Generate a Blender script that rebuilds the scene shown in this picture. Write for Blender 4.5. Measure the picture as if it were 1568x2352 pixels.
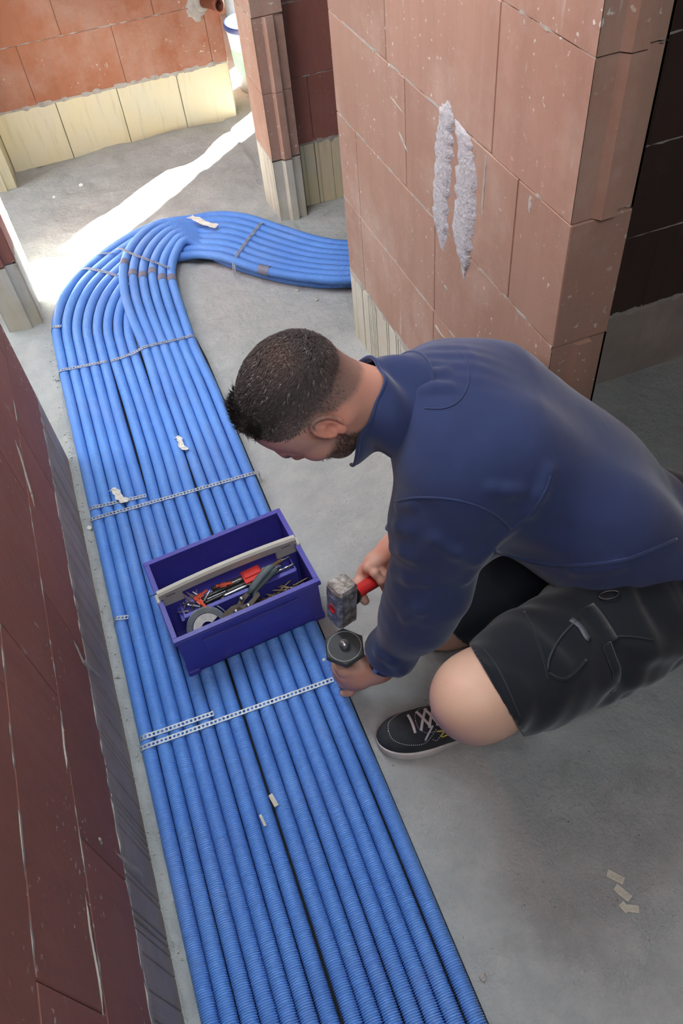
import bpy, bmesh, math, random
import numpy as np
from mathutils import Vector, Matrix
from mathutils.bvhtree import BVHTree
random.seed(7); rng = np.random.default_rng(7)
for o in list(bpy.data.objects): bpy.data.objects.remove(o)
scene = bpy.context.scene
COL = scene.collection

# ------------------------------------------------------------------ camera
PP = np.array([784., 1176.]); FPX = 1817.46
def unit(v):
    v = np.asarray(v, float); return v / np.linalg.norm(v)
_d1 = unit([-238. - 784, -860. - 1176, FPX]); _dn = unit([980. - 784, 2700. - 1176, FPX])
_Yw = _d1; _Zw = -_dn; _Yw = unit(_Yw - _Zw * np.dot(_Yw, _Zw)); _Xw = np.cross(_Yw, _Zw)
RW = np.stack([_Xw, _Yw, _Zw]); CAM = np.array([0, 0, 1.72])
def ray(px, py): return RW @ np.array([px - PP[0], py - PP[1], FPX])
def onz(px, py, z=0.): r = ray(px, py); return CAM + r * ((z - CAM[2]) / r[2])
def onx(px, py, x): r = ray(px, py); return CAM + r * (x / r[0])
def ony(px, py, y): r = ray(px, py); return CAM + r * (y / r[1])
cam_d = bpy.data.cameras.new('camera'); cam = bpy.data.objects.new('camera', cam_d); COL.objects.link(cam)
cam_d.sensor_fit = 'VERTICAL'; cam_d.sensor_height = 36; cam_d.sensor_width = 24
cam_d.lens = FPX / 2352 * 36; cam_d.clip_start = .02
m = Matrix.Identity(4)
for i in range(3):
    m[i][0] = RW[i, 0]; m[i][1] = -RW[i, 1]; m[i][2] = -RW[i, 2]; m[i][3] = CAM[i]
cam.matrix_world = m; scene.camera = cam

# ------------------------------------------------------------------ world, sun, lights, exposure
w = bpy.data.worlds.new('world'); scene.world = w; w.use_nodes = True
bg = w.node_tree.nodes['Background']; bg.inputs[0].default_value = (.75, .87, 1, 1); bg.inputs[1].default_value = 1.2
sun_d = bpy.data.lights.new('sun', 'SUN'); sun = bpy.data.objects.new('sun', sun_d); COL.objects.link(sun)
sun_d.energy = 190; sun_d.angle = math.radians(.53); sun_d.color = (1, .97, .92)
_az = unit([-.78, -.63, 0]); _el = math.radians(22)
sdir = Vector((_az[0] * math.cos(_el), _az[1] * math.cos(_el), -math.sin(_el)))
sun.rotation_euler = sdir.to_track_quat('-Z', 'Y').to_euler()
def area(name, loc, target, sx, sy, energy, color=(1, 1, 1), spread=180):
    d = bpy.data.lights.new(name, 'AREA'); o = bpy.data.objects.new(name, d); COL.objects.link(o)
    d.shape = 'RECTANGLE'; d.size = sx; d.size_y = sy; d.energy = energy; d.color = color; d.spread = math.radians(spread)
    o.location = loc; o.rotation_euler = (Vector(target) - Vector(loc)).to_track_quat('-Z', 'Y').to_euler(); return o
area('overhead_light', (-.12, 2.0, 2.58), (.16, 1.1, 0), .32, 1.0, 32, (.84, .94, 1))  # added overhead light, angle set from the shadows; its source is unseen
area('left_door_light', (-.95, 2.36, 1.7), (.3, 1.7, .3), .6, .9, 16, (.90, .96, 1))
area('left_window_light', (-1.3, 3.5, 1.7), (-.25, 3.5, 0), .9, 1.1, 30, (.90, .96, 1))
area('right_window_light', (2.3, 5.35, 1.3), (.4, 3.8, .2), .9, 1.6, 14, (.97, .98, 1))
area('near_fill_light', (.16, -.35, 2.5), (.0, .75, .3),  .8, .8, 25, (.84, .94, 1))  # soft fill added above the camera end
scene.view_settings.view_transform = 'Standard'; scene.view_settings.look = 'None'
scene.view_settings.gamma = 1; scene.view_settings.use_curve_mapping = False
scene.view_settings.exposure = 0.0

# ------------------------------------------------------------------ helpers
def lin(c):
    c = c / 255.; return c / 12.92 if c <= .04045 else ((c + .055) / 1.055) ** 2.4
def S(r, g, b): return (lin(r), lin(g), lin(b), 1)
class NT:
    def __init__(s, name):
        s.m = bpy.data.materials.new(name); s.m.use_nodes = True; s.t = s.m.node_tree
        s.b = s.t.nodes['Principled BSDF']; s.pos = s.t.nodes.new('ShaderNodeNewGeometry').outputs['Position']
        s.obj = None
    def n(s, typ, **k):
        o = s.t.nodes.new(typ)
        for a, v in k.items(): setattr(o, a, v)
        return o
    def link(s, a, b): s.t.links.new(a, b)
    def objc(s):
        if s.obj is None: s.obj = s.n('ShaderNodeTexCoord').outputs['Object']
        return s.obj
    def noise(s, scale, detail=4, rough=.6, vec=None, stretch=None):
        v = vec if vec is not None else s.pos
        if stretch:
            mp = s.n('ShaderNodeMapping'); mp.inputs['Scale'].default_value = stretch; s.link(v, mp.inputs['Vector']); v = mp.outputs[0]
        o = s.n('ShaderNodeTexNoise'); o.inputs['Scale'].default_value = scale; o.inputs['Detail'].default_value = detail
        o.inputs['Roughness'].default_value = rough; s.link(v, o.inputs['Vector']); return o.outputs['Fac']
    def ramp(s, fac, stops):
        o = s.n('ShaderNodeValToRGB'); e = o.color_ramp.elements
        while len(e) < len(stops): e.new(.5)
        for i, (p, c) in enumerate(stops): e[i].position = p; e[i].color = c if not isinstance(c, (int, float)) else (c, c, c, 1)
        s.link(fac, o.inputs[0]); return o.outputs[0]
    def mix(s, fac, a, b, blend='MIX'):
        o = s.n('ShaderNodeMix', data_type='RGBA', blend_type=blend)
        for sock, v in ((o.inputs[0], fac), (o.inputs[6], a), (o.inputs[7], b)):
            if isinstance(v, (int, float)): sock.default_value = v
            elif isinstance(v, tuple): sock.default_value = v
            else: s.link(v, sock)
        return o.outputs[2]
    def math(s, op, a, b=0.):
        o = s.n('ShaderNodeMath', operation=op)
        for sock, v in ((o.inputs[0], a), (o.inputs[1], b)):
            if isinstance(v, (int, float)): sock.default_value = v
            else: s.link(v, sock)
        return o.outputs[0]
    def color(s, c):
        if isinstance(c, tuple): s.b.inputs['Base Color'].default_value = c
        else: s.link(c, s.b.inputs['Base Color'])
        return s
    def set(s, **k):
        names = dict(rough='Roughness', metal='Metallic', spec='Specular IOR Level', sheen='Sheen Weight', sss='Subsurface Weight', coat='Coat Weight', trans='Transmission Weight', ior='IOR')
        for a, v in k.items():
            sock = s.b.inputs[names[a]]
            if isinstance(v, (int, float)): sock.default_value = v
            else: s.link(v, sock)
        return s
    def bump(s, h, strength=.3, dist=.01):
        o = s.n('ShaderNodeBump'); o.inputs['Strength'].default_value = strength; o.inputs['Distance'].default_value = dist
        s.link(h, o.inputs['Height']); s.link(o.outputs[0], s.b.inputs['Normal']); return s
def simple(name, c, rough=.5, metal=0., var=.12, vs=30, bump=0., bs=200, bd=.001, dirt=None, obj=True):
    t = NT(name); v = t.objc() if obj else t.pos
    dark = tuple(x * (1 - var) for x in c[:3]) + (1,); lite = tuple(min(1, x * (1 + var)) for x in c[:3]) + (1,)
    col = t.ramp(t.noise(vs, 4, .6, v), [(.3, dark), (.7, lite)])
    if dirt:
        dc, lo, hi, sc = dirt
        col = t.mix(t.ramp(t.noise(sc, 6, .65, v), [(lo, 0), (hi, 1)]), col, dc)
    t.color(col).set(rough=rough, metal=metal)
    if bump: t.bump(t.noise(bs, 3, .6, v), bump, bd)
    return t.m

def brick_mat(name, c1, c2, fleck=.60, dust=S(205, 196, 184), dustlo=.6):
    t = NT(name)
    inf = t.n('ShaderNodeObjectInfo').outputs['Random']
    col = t.mix(t.ramp(t.noise(2.6, 4, .6), [(.3, 0), (.72, 1)]), c1, c2)
    col = t.mix(t.math('MULTIPLY', inf, .35), col, tuple(x * 1.35 for x in c1[:3]) + (1,))
    streak = t.noise(9, 3, .6, None, (3, 3, .22))
    col = t.mix(t.ramp(streak, [(.45, 0), (.75, .35)]), col, tuple(x * .72 for x in c1[:3]) + (1,))
    dustm = t.ramp(t.noise(3.1, 6, .7), [(dustlo - .12, 0), (dustlo + .25, .45)])
    col = t.mix(dustm, col, dust)
    fl = t.math('MULTIPLY', t.ramp(t.noise(75, 3, .5), [(.66, 0), (.70, 1)]), t.ramp(t.noise(4.2, 4, .6), [(fleck - .06, 0), (fleck + .08, 1)]))
    fl2 = t.math('MULTIPLY', t.ramp(t.noise(28, 3, .5, None, (1, 1, .25)), [(.68, 0), (.72, 1)]), t.ramp(t.noise(3.7, 3, .6), [(fleck - .04, 0), (fleck + .06, 1)]))
    col = t.mix(t.math('MAXIMUM', fl, t.math('MULTIPLY', fl2, .55)), col, S(205, 200, 190))
    t.color(col).set(rough=.86, spec=.3)
    h = t.math('ADD', t.math('MULTIPLY', streak, .5), t.math('ADD', t.noise(60, 4, .65), t.math('MULTIPLY', fl, .6)))
    t.bump(h, .35, .004); return t.m
M = {}
M['clay'] = brick_mat('clay_pale', S(164, 133, 117), S(152, 119, 102), .50)
M['clay_red'] = brick_mat('clay_red', S(150, 102, 91), S(132, 88, 79), .55, S(165, 140, 130), .66)
M['clay_orange'] = brick_mat('clay_orange', S(162, 110, 84), S(146, 93, 70), .57)
def block_mat(name, c1, c2):
    t = NT(name)
    col = t.mix(t.ramp(t.noise(5, 5, .6), [(.3, 0), (.7, 1)]), c1, c2)
    col = t.mix(t.ramp(t.noise(22, 3, .6, None, (2, 2, .2)), [(.55, 0), (.8, .5)]), col, tuple(x * .6 for x in c1[:3]) + (1,))
    t.color(col).set(rough=.9, spec=.2); t.bump(t.noise(90, 4, .7), .3, .003); return t.m
M['clay_shaded'] = brick_mat('clay_shaded', S(74, 58, 52), S(60, 48, 44), .75, S(90, 84, 80), .7)  # clay with the darkness of the unlit recess put into its colour
M['block_yellow'] = block_mat('block_yellow', S(222, 212, 172), S(214, 210, 186))
M['block_pale'] = block_mat('block_pale', S(206, 206, 194), S(184, 178, 158))
M['block_shaded'] = block_mat('block_shaded', S(178, 168, 160), S(146, 138, 132))  # same blocks as the yellow course, with shade put into the colour
M['mortar'] = simple('mortar', S(168, 164, 156), .95, 0, .2, 25, .5, 120, .004, obj=False)
M['plaster'] = simple('plaster_grey', S(178, 178, 182), .9, 0, .12, 60, .7, 90, .006, (S(110, 108, 110), .66, .72, 70), obj=False)
M['dark_concrete'] = simple('dark_concrete', S(120, 118, 114), .95, 0, .2, 6, .4, 60, .004, obj=False)
def floor_mat():
    t = NT('concrete_screed')
    col = t.ramp(t.noise(1.1, 6, .65), [(.3, S(150, 153, 152)), (.55, S(168, 171, 169)), (.75, S(180, 182, 180))])
    col = t.mix(t.ramp(t.noise(14, 6, .7), [(.42, 0), (.8, .5)]), col, S(196, 195, 190))
    col = t.mix(t.ramp(t.noise(3.2, 5, .7), [(.56, 0), (.8, .55)]), col, S(128, 122, 114))
    pit = t.ramp(t.noise(120, 2, .5), [(.215, 1), (.25, 0)])
    col = t.mix(t.math('MULTIPLY', pit, .8), col, S(70, 66, 62))
    spk = t.ramp(t.noise(150, 2, .5), [(.76, 0), (.79, .7)])
    col = t.mix(spk, col, S(225, 222, 215))
    t.color(col).set(rough=.82, spec=.35)
    n1 = t.noise(34, 5, .62); n2 = t.noise(160, 3, .6)
    h = t.math('SUBTRACT', t.math('ADD', t.math('MULTIPLY', n1, 1.), t.math('MULTIPLY', n2, .25)), t.math('MULTIPLY', pit, .5))
    t.bump(h, .8, .012); return t.m
M['floor'] = floor_mat()

def link(o, parent=None):
    COL.objects.link(o)
    if parent is not None: o.parent = parent
    return o
def tag(o, label=None, cat=None, group=None, kind=None):
    for k, v in (('label', label), ('category', cat), ('group', group), ('kind', kind)):
        if v: o[k] = v
    return o
def mesh(name, V, F, mats=None, smooth=False, col=None):
    me = bpy.data.meshes.new(name)
    V = np.asarray(V, np.float32)
    if isinstance(F, np.ndarray):
        n, k = F.shape
        me.vertices.add(len(V)); me.vertices.foreach_set('co', V.ravel())
        me.loops.add(n * k); me.loops.foreach_set('vertex_index', F.astype(np.int32).ravel())
        me.polygons.add(n); me.polygons.foreach_set('loop_start', np.arange(0, n * k, k, dtype=np.int32))
        me.update(calc_edges=True)
    else:
        me.from_pydata(V.tolist(), [], [tuple(int(i) for i in f) for f in F]); me.update()
    if smooth: me.polygons.foreach_set('use_smooth', np.ones(len(me.polygons), bool))
    if mats is not None: me.materials.append(mats)
    if col is not None:
        a = me.color_attributes.new('Col', 'FLOAT_COLOR', 'POINT')
        c4 = np.ones((len(V), 4), np.float32); c4[:, :3] = col; a.data.foreach_set('color', c4.ravel())
    me.validate(); return me
def obj(name, V, F, mt, parent=None, smooth=False, col=None):
    return link(bpy.data.objects.new(name, mesh(name, V, F, mt, smooth, col)), parent)
def obj_me(name, me, parent=None, loc=None):
    o = bpy.data.objects.new(name, me)
    if loc is not None: o.location = loc
    return link(o, parent)
def empty(name, loc=(0, 0, 0), rotz=0.):
    o = bpy.data.objects.new(name, None); o.location = loc; o.rotation_euler = (0, 0, rotz); o.empty_display_size = .05; return link(o)
def cat(*parts):
    Vs, Fs, n = [], [], 0
    for V, F in parts:
        Vs.append(np.asarray(V, float)); Fs += [tuple(i + n for i in f) for f in F]; n += len(V)
    return np.concatenate(Vs), Fs
def box(c, s, bev=0.):
    c = np.asarray(c, float); h = np.asarray(s, float) / 2
    if bev <= 0:
        V = np.array([[x, y, z] for x in (-1, 1) for y in (-1, 1) for z in (-1, 1)]) * h + c
        return V, [(0, 1, 3, 2), (4, 6, 7, 5), (0, 4, 5, 1), (2, 3, 7, 6), (0, 2, 6, 4), (1, 5, 7, 3)]
    bm = bmesh.new(); bmesh.ops.create_cube(bm, size=1)
    for v in bm.verts: v.co = Vector((v.co.x * h[0] * 2, v.co.y * h[1] * 2, v.co.z * h[2] * 2))
    bmesh.ops.bevel(bm, geom=bm.edges[:], offset=bev, segments=1, profile=.5, affect='EDGES')
    bm.verts.ensure_lookup_table(); V = np.array([v.co[:] for v in bm.verts]) + c
    F = [tuple(v.index for v in f.verts) for f in bm.faces]; bm.free(); return V, F
def prism(poly, z0, z1):
    n = len(poly); V = [(x, y, z0) for x, y in poly] + [(x, y, z1) for x, y in poly]
    a = sum(poly[i][0] * poly[(i + 1) % n][1] - poly[(i + 1) % n][0] * poly[i][1] for i in range(n))
    F = [(i, (i + 1) % n, n + (i + 1) % n, n + i) for i in range(n)] + [tuple(range(n))[::-1], tuple(range(n, 2 * n))]
    if a < 0: F = [f[::-1] for f in F]
    return np.array(V, float), F
def frames(P):
    P = np.asarray(P, float); T = np.gradient(P, axis=0); T /= np.linalg.norm(T, axis=1)[:, None] + 1e-12
    up = np.array([0, 0, 1.]) if abs(T[0, 2]) < .9 else np.array([1., 0, 0])
    N = np.zeros_like(P); n = up - T[0] * np.dot(up, T[0]); n /= np.linalg.norm(n); N[0] = n
    for i in range(1, len(P)):
        n = N[i - 1] - T[i] * np.dot(N[i - 1], T[i]); N[i] = n / np.linalg.norm(n)
    return T, N, np.cross(T, N)
def tube(P, r, seg=8, cap=True, flat=1.):
    P = np.asarray(P, float); T, N, B = frames(P); r = np.broadcast_to(np.asarray(r, float), (len(P),))
    a = np.linspace(0, 2 * np.pi, seg, endpoint=False)
    V = (P[:, None] + r[:, None, None] * (np.cos(a)[None, :, None] * N[:, None] * flat + np.sin(a)[None, :, None] * B[:, None])).reshape(-1, 3)
    F = [(i * seg + j, i * seg + (j + 1) % seg, (i + 1) * seg + (j + 1) % seg, (i + 1) * seg + j) for i in range(len(P) - 1) for j in range(seg)]
    if cap: F += [tuple(range(seg))[::-1], tuple((len(P) - 1) * seg + j for j in range(seg))]
    return V, F
def spline(P, step):
    """Catmull-Rom through P, resampled every `step` metres"""
    P = np.asarray(P, float); Q = np.vstack([2 * P[0] - P[1], P, 2 * P[-1] - P[-2]]); out = []
    for i in range(1, len(Q) - 2):
        p0, p1, p2, p3 = Q[i - 1:i + 3]; t = np.linspace(0, 1, 24, endpoint=False)[:, None]
        out.append(.5 * (2 * p1 + (p2 - p0) * t + (2 * p0 - 5 * p1 + 4 * p2 - p3) * t ** 2 + (3 * p1 - p0 - 3 * p2 + p3) * t ** 3))
    out = np.vstack(out + [P[-1:]]); d = np.r_[0, np.cumsum(np.linalg.norm(np.diff(out, axis=0), axis=1))]
    n = max(2, int(round(d[-1] / step)) + 1); s = np.linspace(0, d[-1], n)
    return np.stack([np.interp(s, d, out[:, k]) for k in range(3)], 1)
def lathe(prof, seg=24, c=(0, 0, 0)):
    a = np.linspace(0, 2 * np.pi, seg, endpoint=False); V = [(r * math.cos(t) + c[0], r * math.sin(t) + c[1], z + c[2]) for r, z in prof for t in a]
    F = [(i * seg + j, i * seg + (j + 1) % seg, (i + 1) * seg + (j + 1) % seg, (i + 1) * seg + j) for i in range(len(prof) - 1) for j in range(seg)]
    if prof[0][0] > 1e-6: F.append(tuple(range(seg))[::-1])
    if prof[-1][0] > 1e-6: F.append(tuple((len(prof) - 1) * seg + j for j in range(seg)))
    return np.array(V, float), F
def xf(VF, Mx, loc=(0, 0, 0)):
    V, F = VF; return np.asarray(V) @ np.asarray(Mx).T + np.asarray(loc), F
def basis(zdir, xref=(1, 0, 0)):
    z = unit(zdir); x = np.asarray(xref, float); x = unit(x - z * np.dot(x, z)); return np.stack([x, np.cross(z, x), z], 1)
def vnoise(x, y, sc, seed):
    g = np.random.default_rng(seed).random((64, 64)); x = np.asarray(x) * sc + 17.3; y = np.asarray(y) * sc + 9.1
    xi = np.floor(x).astype(int); yi = np.floor(y).astype(int); fx = x - xi; fy = y - yi; fx = fx * fx * (3 - 2 * fx); fy = fy * fy * (3 - 2 * fy)
    G = lambda a, b: g[a % 64, b % 64]
    return (G(xi, yi) * (1 - fx) + G(xi + 1, yi) * fx) * (1 - fy) + (G(xi, yi + 1) * (1 - fx) + G(xi + 1, yi + 1) * fx) * fy

# ------------------------------------------------------------------ setting: floor, walls, ceiling
def floor_h(x, y):
    h = (vnoise(x, y, 2.2, 1) - .5) * .006 + (vnoise(x, y, 9, 2) - .5) * .004 + (vnoise(x, y, 28, 3) - .5) * .003
    tubes = (x > -.31) & (x < .2) & (y < 2.9)
    h = np.where(tubes, np.minimum(h, 0) - .002, h)
    lip = np.exp(-((x + .318) / .016) ** 2) * (y < 2.4)              # rough screed lip along the left wall
    h += lip * (.010 + .018 * vnoise(x, y, 24, 4) * vnoise(x, y, 60, 5))
    rough = np.clip((y - 2.75) / .3, 0, 1) * (x < .75)
    h += rough * ((vnoise(x, y, 5, 6) - .5) * .034 + (vnoise(x, y, 18, 7) - .5) * .010)
    h += .02 * np.exp(-(((x - .42) / .16) ** 2 + ((y - 3.22) / .07) ** 2))  # broken screed edge behind the bend
    h -= .03 * np.exp(-(((x - .34) / .07) ** 2 + ((y - 2.93) / .09) ** 2))
    return h
fx = np.concatenate([np.arange(-2.2, -.45, .04), np.arange(-.45, 1.0, .0125), np.arange(1.0, 3.21, .04)])
fy = np.concatenate([np.arange(-1.2, 0, .05), np.arange(0, 4.2, .0125), np.arange(4.2, 5.81, .05)])
X, Y = np.meshgrid(fx, fy, indexing='ij'); Z = floor_h(X, Y)
idx = np.arange(X.size).reshape(X.shape)
F = np.stack([idx[:-1, :-1], idx[1:, :-1], idx[1:, 1:], idx[:-1, 1:]], -1).reshape(-1, 4)
tag(obj('floor', np.stack([X, Y, Z], -1).reshape(-1, 3), F, M['floor'], None, True), kind='structure')

_bc = {}
GROOVE = [(0, -.003), (.33, -.003), (.42, .010), (.66, .010), (.69, -.007), (1, -.007)]  # tongue and groove end, u offset
def brick_mesh(L, T, H, mt, e0=None, e1=None, ribs=None):
    """brick with its corner at 0,0,0; u along x, thickness along y, e0/e1 end profile, ribs on the y=0 / y=T faces"""
    key = (round(L, 4), round(T, 4), round(H, 4), mt.name, e0, e1, ribs)
    if key in _bc: return _bc[key]
    if not e0 and not e1 and not ribs:
        V, F = box((L / 2, T / 2, H / 2), (L, T, H), .0022)
    else:
        poly = []
        def face(side):
            y = 0 if side == 0 else T; s = 1 if side == 0 else -1; pts = []
            if ribs and (ribs[0] == side or ribs[0] == 2):
                r = random.Random(ribs[1]); u = .012
                while u < L - .03:
                    wv = r.uniform(.004, .007); d = r.uniform(.003, .0055)
                    pts += [(u, y), (u + .001, y + s * d), (u + wv, y + s * d), (u + wv + .001, y)]
                    u += wv + (r.uniform(.008, .016) if r.random() < .65 else r.uniform(.04, .08))
            return [(0.0015, y)] + pts + [(L - .0015, y)]
        poly += face(0)
        if e1: poly += [(L + d, f * T) for f, d in GROOVE] if e1 == 1 else []
        else: poly += [(L, .0015), (L, T - .0015)]
        poly += face(1)[::-1]
        if e0: poly += [(-d, (1 - f) * T) for f, d in GROOVE]
        else: poly += [(0, T - .0015), (0, .0015)]
        V, F = prism(poly, 0, H)
    me = mesh('brick', V, F, mt); _bc[key] = me; return me
COURSES = [(.2615, .5080), (.5100, .7575), (.7595, 1.0075), (1.0095, 1.2575), (1.260, 1.507), (1.510, 1.757), (1.760, 2.007), (2.010, 2.257), (2.260, 2.507)]
def wall(name, axis, u0, u1, v0, v1, mt, base_mt, offs, L=.5, e0=None, e1=None, ribs=None, bl=.373, boff=0., top=9, courses=True, lean=0):
    """axis 1: runs along y, v is x; axis 0: runs along x, v is y."""
    rot = 0 if axis == 0 else math.pi / 2
    P = lambda u, v, z: (u, v, z) if axis == 0 else (v, u, z)
    d = .012
    a = np.array([P(u0 + d, v0 + d, 0.), P(u1 - d, v1 - d, 2.6)])
    root = obj(name, *box(a.mean(0), np.abs(a[1] - a[0])), M['dark_concrete']); tag(root, kind='structure')
    def put(me, u, z, nm):
        o = obj_me(nm, me, root)
        if axis == 0: o.location = (u, v0, z)
        else:
            o.location = (v1, u, z); o.rotation_euler = (0, 0, rot)   # local y -> -x : face y=0 is v1, y=T is v0
    T = v1 - v0
    for ci, (z0, z1) in enumerate(COURSES[:top]):
        js = sorted({round(u0, 4), round(u1, 4)} | {round(offs[ci % len(offs)] + k * L, 4) for k in range(-30, 30) if u0 + .03 < offs[ci % len(offs)] + k * L < u1 - .03})
        for k in range(len(js) - 1):
            b0 = (e0 and k == 0 and (ci % 3 != 2)); b1 = (e1 and k == len(js) - 2 and (ci % 3 != 2))
            put(brick_mesh(js[k + 1] - js[k] - .0012, T, z1 - z0, mt, 1 if b0 else None, 1 if b1 else None), js[k] + .0006, z0, 'brick')
    if base_mt:
        js = sorted({round(u0, 4), round(u1, 4)} | {round(boff + k * bl, 4) for k in range(-30, 30) if u0 + .03 < boff + k * bl < u1 - .03})
        for k in range(len(js) - 1):
            put(brick_mesh(js[k + 1] - js[k] - .003, T, .262, base_mt, 1 if (e0 and k == 0) else None, 1 if (e1 and k == len(js) - 2) else None, (ribs, k % 3) if ribs is not None else None), js[k] + .0015, -.008, 'block')
    # bed joints: uneven strips of mortar, a strip per face and course
    n = max(2, int((u1 - u0) / .025))
    for ci, z in enumerate([.2585] + [c[1] + .0015 for c in COURSES[:5]]):
        hh = .007 if ci == 0 else .0017
        for fc, (v, s) in enumerate(((v0, -1), (v1, 1))):
            us = np.linspace(u0 + .004, u1 - .004, n); pr = rng.random(n)
            out = np.where(pr < .45, -.0035, np.where(pr < .8, -.0008, .0012)) + (.002 if ci == 0 else 0)
            jz = rng.uniform(-.001, .001, n) * (4 if ci == 0 else 1)
            V, Fq = [], []
            for i in range(n):
                for (o_, zz) in ((-.011, -hh), (out[i], -hh * (1 + .5 * pr[i]) + jz[i]), (out[i], hh * (1 + .8 * pr[i]) + jz[i]), (-.011, hh)):
                    V.append(P(us[i], v + s * o_, z + zz))
            for i in range(n - 1):
                for j in range(3):
                    q = (i * 4 + j, i * 4 + j + 1, i * 4 + 4 + j + 1, i * 4 + 4 + j); Fq.append(q)
            obj('mortar_bed', V, Fq, M['mortar'], root)
    return root
pier = wall('wall_right', 1, .99, 2.150, .708, .823, M['clay'], M['block_pale'], [1.51, 1.505, 1.665, 1.266, 1.52], e0=1, ribs=2, boff=.99)
left = wall('wall_left', 1, -1.15, 1.955, -.445, -.33, M['clay_red'], M['block_shaded'], [.05, .30, .18, .42, .1], e1=1, ribs=2, boff=.1)
wall('wall_left_middle', 1, 2.73, 3.11, -.445, -.32, M['clay_red'], M['block_pale'], [9, 9, 9], e0=1, ribs=0, boff=9)
wall('wall_left_far', 1, 3.87, 4.05, -.445, -.31, M['clay'], M['block_yellow'], [9, 9, 9], e0=1, boff=9)
far = wall('wall_far', 0, -2.1, .812, 4.05, 4.165, M['clay_orange'], M['block_yellow'], [-.10, .10, -.22, .16], L=.42, bl=.287, boff=-.019, e1=1)
jamb = wall('wall_jamb', 1, 2.97, 3.20, .70, .815, M['clay'], M['block_pale'], [9, 9], e0=1, ribs=1, boff=9)
wall('wall_niche', 0, .818, 3.1, 3.05, 3.165, M['clay_red'], M['block_yellow'], [.4, .15, .3], ribs=0, boff=.9)
wall('wall_recess', 0, .826, 3.1, 1.56, 1.675, M['clay_shaded'], M['block_shaded'], [.4, .15, .3], boff=.9)
for nm, c, s in (('wall_outer_left', (-2.15, 2.3, 1.3), (.1, 7.2, 2.6)), ('wall_outer_near', (.5, -1.2, 1.3), (5.4, .1, 2.6)), ('wall_outer_right', (3.15, 2.15, 1.3), (.1, 6.7, 2.6)),
                 ('wall_outer_far_a', (-.15, 5.6, 1.3), (4.1, .2, 2.6)), ('wall_beam_edge', (3.18, 5.6, 1.3), (.10, .2, 2.6)), ('trim_lintel', (2.5, 5.6, 2.45), (1.26, .2, .3))):  # unseen far wall pieces, the gap between them placed to shape the sun beam
    tag(obj(nm, *box(c, s), M['clay']), kind='structure')
# ceiling slab with an unseen opening over the corridor, added for the overhead light
V, F = cat(box((-1.3, 2.3, 2.68), (1.8, 7.2, .16)), box((1.95, 2.3, 2.68), (2.5, 7.2, .16)), box((.15, -.2, 2.68), (1.1, 2.2, .16)), box((.15, 4.5, 2.68), (1.1, 2.8, .16)))
tag(obj('ceiling', V, F, M['dark_concrete']), kind='structure')
# ------------------------------------------------------------------ mortar patches on the walls
def blob_patch(name, pts, W0, H, z, seed, parent, mt, plane, thick=.006, n=26):
    """irregular trowelled patch following a centre line pts=[(u, z, halfwidth)] on plane('x', value, sign)"""
    r = np.random.default_rng(seed); ax, val, sg = plane
    P = np.array(pts, float); t = np.linspace(0, 1, n); tt = np.linspace(0, 1, len(P))
    u, zz, hw = (np.interp(t, tt, P[:, k]) for k in range(3)); m_ = 7; V = []
    for i in range(n):
        l = hw[i] * (1 + r.uniform(-.28, .28)); rr = hw[i] * (1 + r.uniform(-.28, .28))
        for j in range(m_):
            f = j / (m_ - 1) * 2 - 1; w_ = u[i] + (f * l if f < 0 else f * rr)
            d = thick * (1 - f ** 4) ** .5 * r.uniform(.82, 1.06) * min(1, 4 * min(t[i], 1 - t[i]) + .15) - .0006
            V.append((val + sg * d, w_, zz[i]) if ax == 'x' else (w_, val + sg * d, zz[i]))
    Fq = [(i * m_ + j, i * m_ + j + 1, (i + 1) * m_ + j + 1, (i + 1) * m_ + j) for i in range(n - 1) for j in range(m_ - 1)]
    return obj(name, V, Fq, mt, parent, True)
def onwall(pl, pts): return [(onx(a, b, .708)[1], onx(a, b, .708)[2], hw * (1.55 if hw > .015 else 1.2)) for a, b, hw in pts]
blob_patch('plaster_patch', onwall(0, [(1030, 232, .006), (1026, 262, .020), (1020, 330, .026), (1014, 420, .025), (1010, 510, .024), (1014, 572, .010)]), 0, 0, 0, 3, pier, M['plaster'], ('x', .708, -1), .007, 40)
blob_patch('plaster_patch', onwall(0, [(1048, 275, .006), (1062, 300, .022), (1072, 360, .026), (1068, 460, .027), (1062, 560, .028), (1066, 600, .015), (1065, 640, .003)]), 0, 0, 0, 4, pier, M['plaster'], ('x', .708, -1), .008, 40)
for k, (a, b, c, d, hw) in enumerate([(893, 217, 930, 265, .004), (1117, 348, 1106, 500, .004), (1218, 447, 1215, 490, .005), (915, 300, 935, 350, .009), (1022, 655, 1026, 668, .008)]):
    blob_patch('mortar_smear', onwall(0, [(a, b, hw * .5), ((a + c) / 2, (b + d) / 2, hw), (c, d, hw * .5)]), 0, 0, 0, 10 + k, pier, M['mortar'], ('x', .708, -1), .002, 14)
lw = lambda pts: [(onx(a, b, -.33)[1], onx(a, b, -.33)[2], hw * .62) for a, b, hw in pts]
for k, pts in enumerate([[(34, 1010, .010), (50, 1060, .018), (70, 1130, .026), (80, 1165, .012)], [(168, 1470, .004), (190, 1520, .010), (235, 1560, .006)], [(268, 1960, .004), (300, 1990, .012), (328, 2010, .008)],
                         [(195, 2050, .002), (205, 2140, .004), (225, 2250, .004), (238, 2340, .004)], [(140, 1650, .003), (146, 1720, .006), (154, 1770, .003)], [(226, 1925, .004), (230, 1932, .007), (233, 1940, .003)]]):
    blob_patch('mortar_smear', lw(pts), 0, 0, 0, 30 + k, left, M['mortar'], ('x', -.33, 1), .0035, 44)
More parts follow.
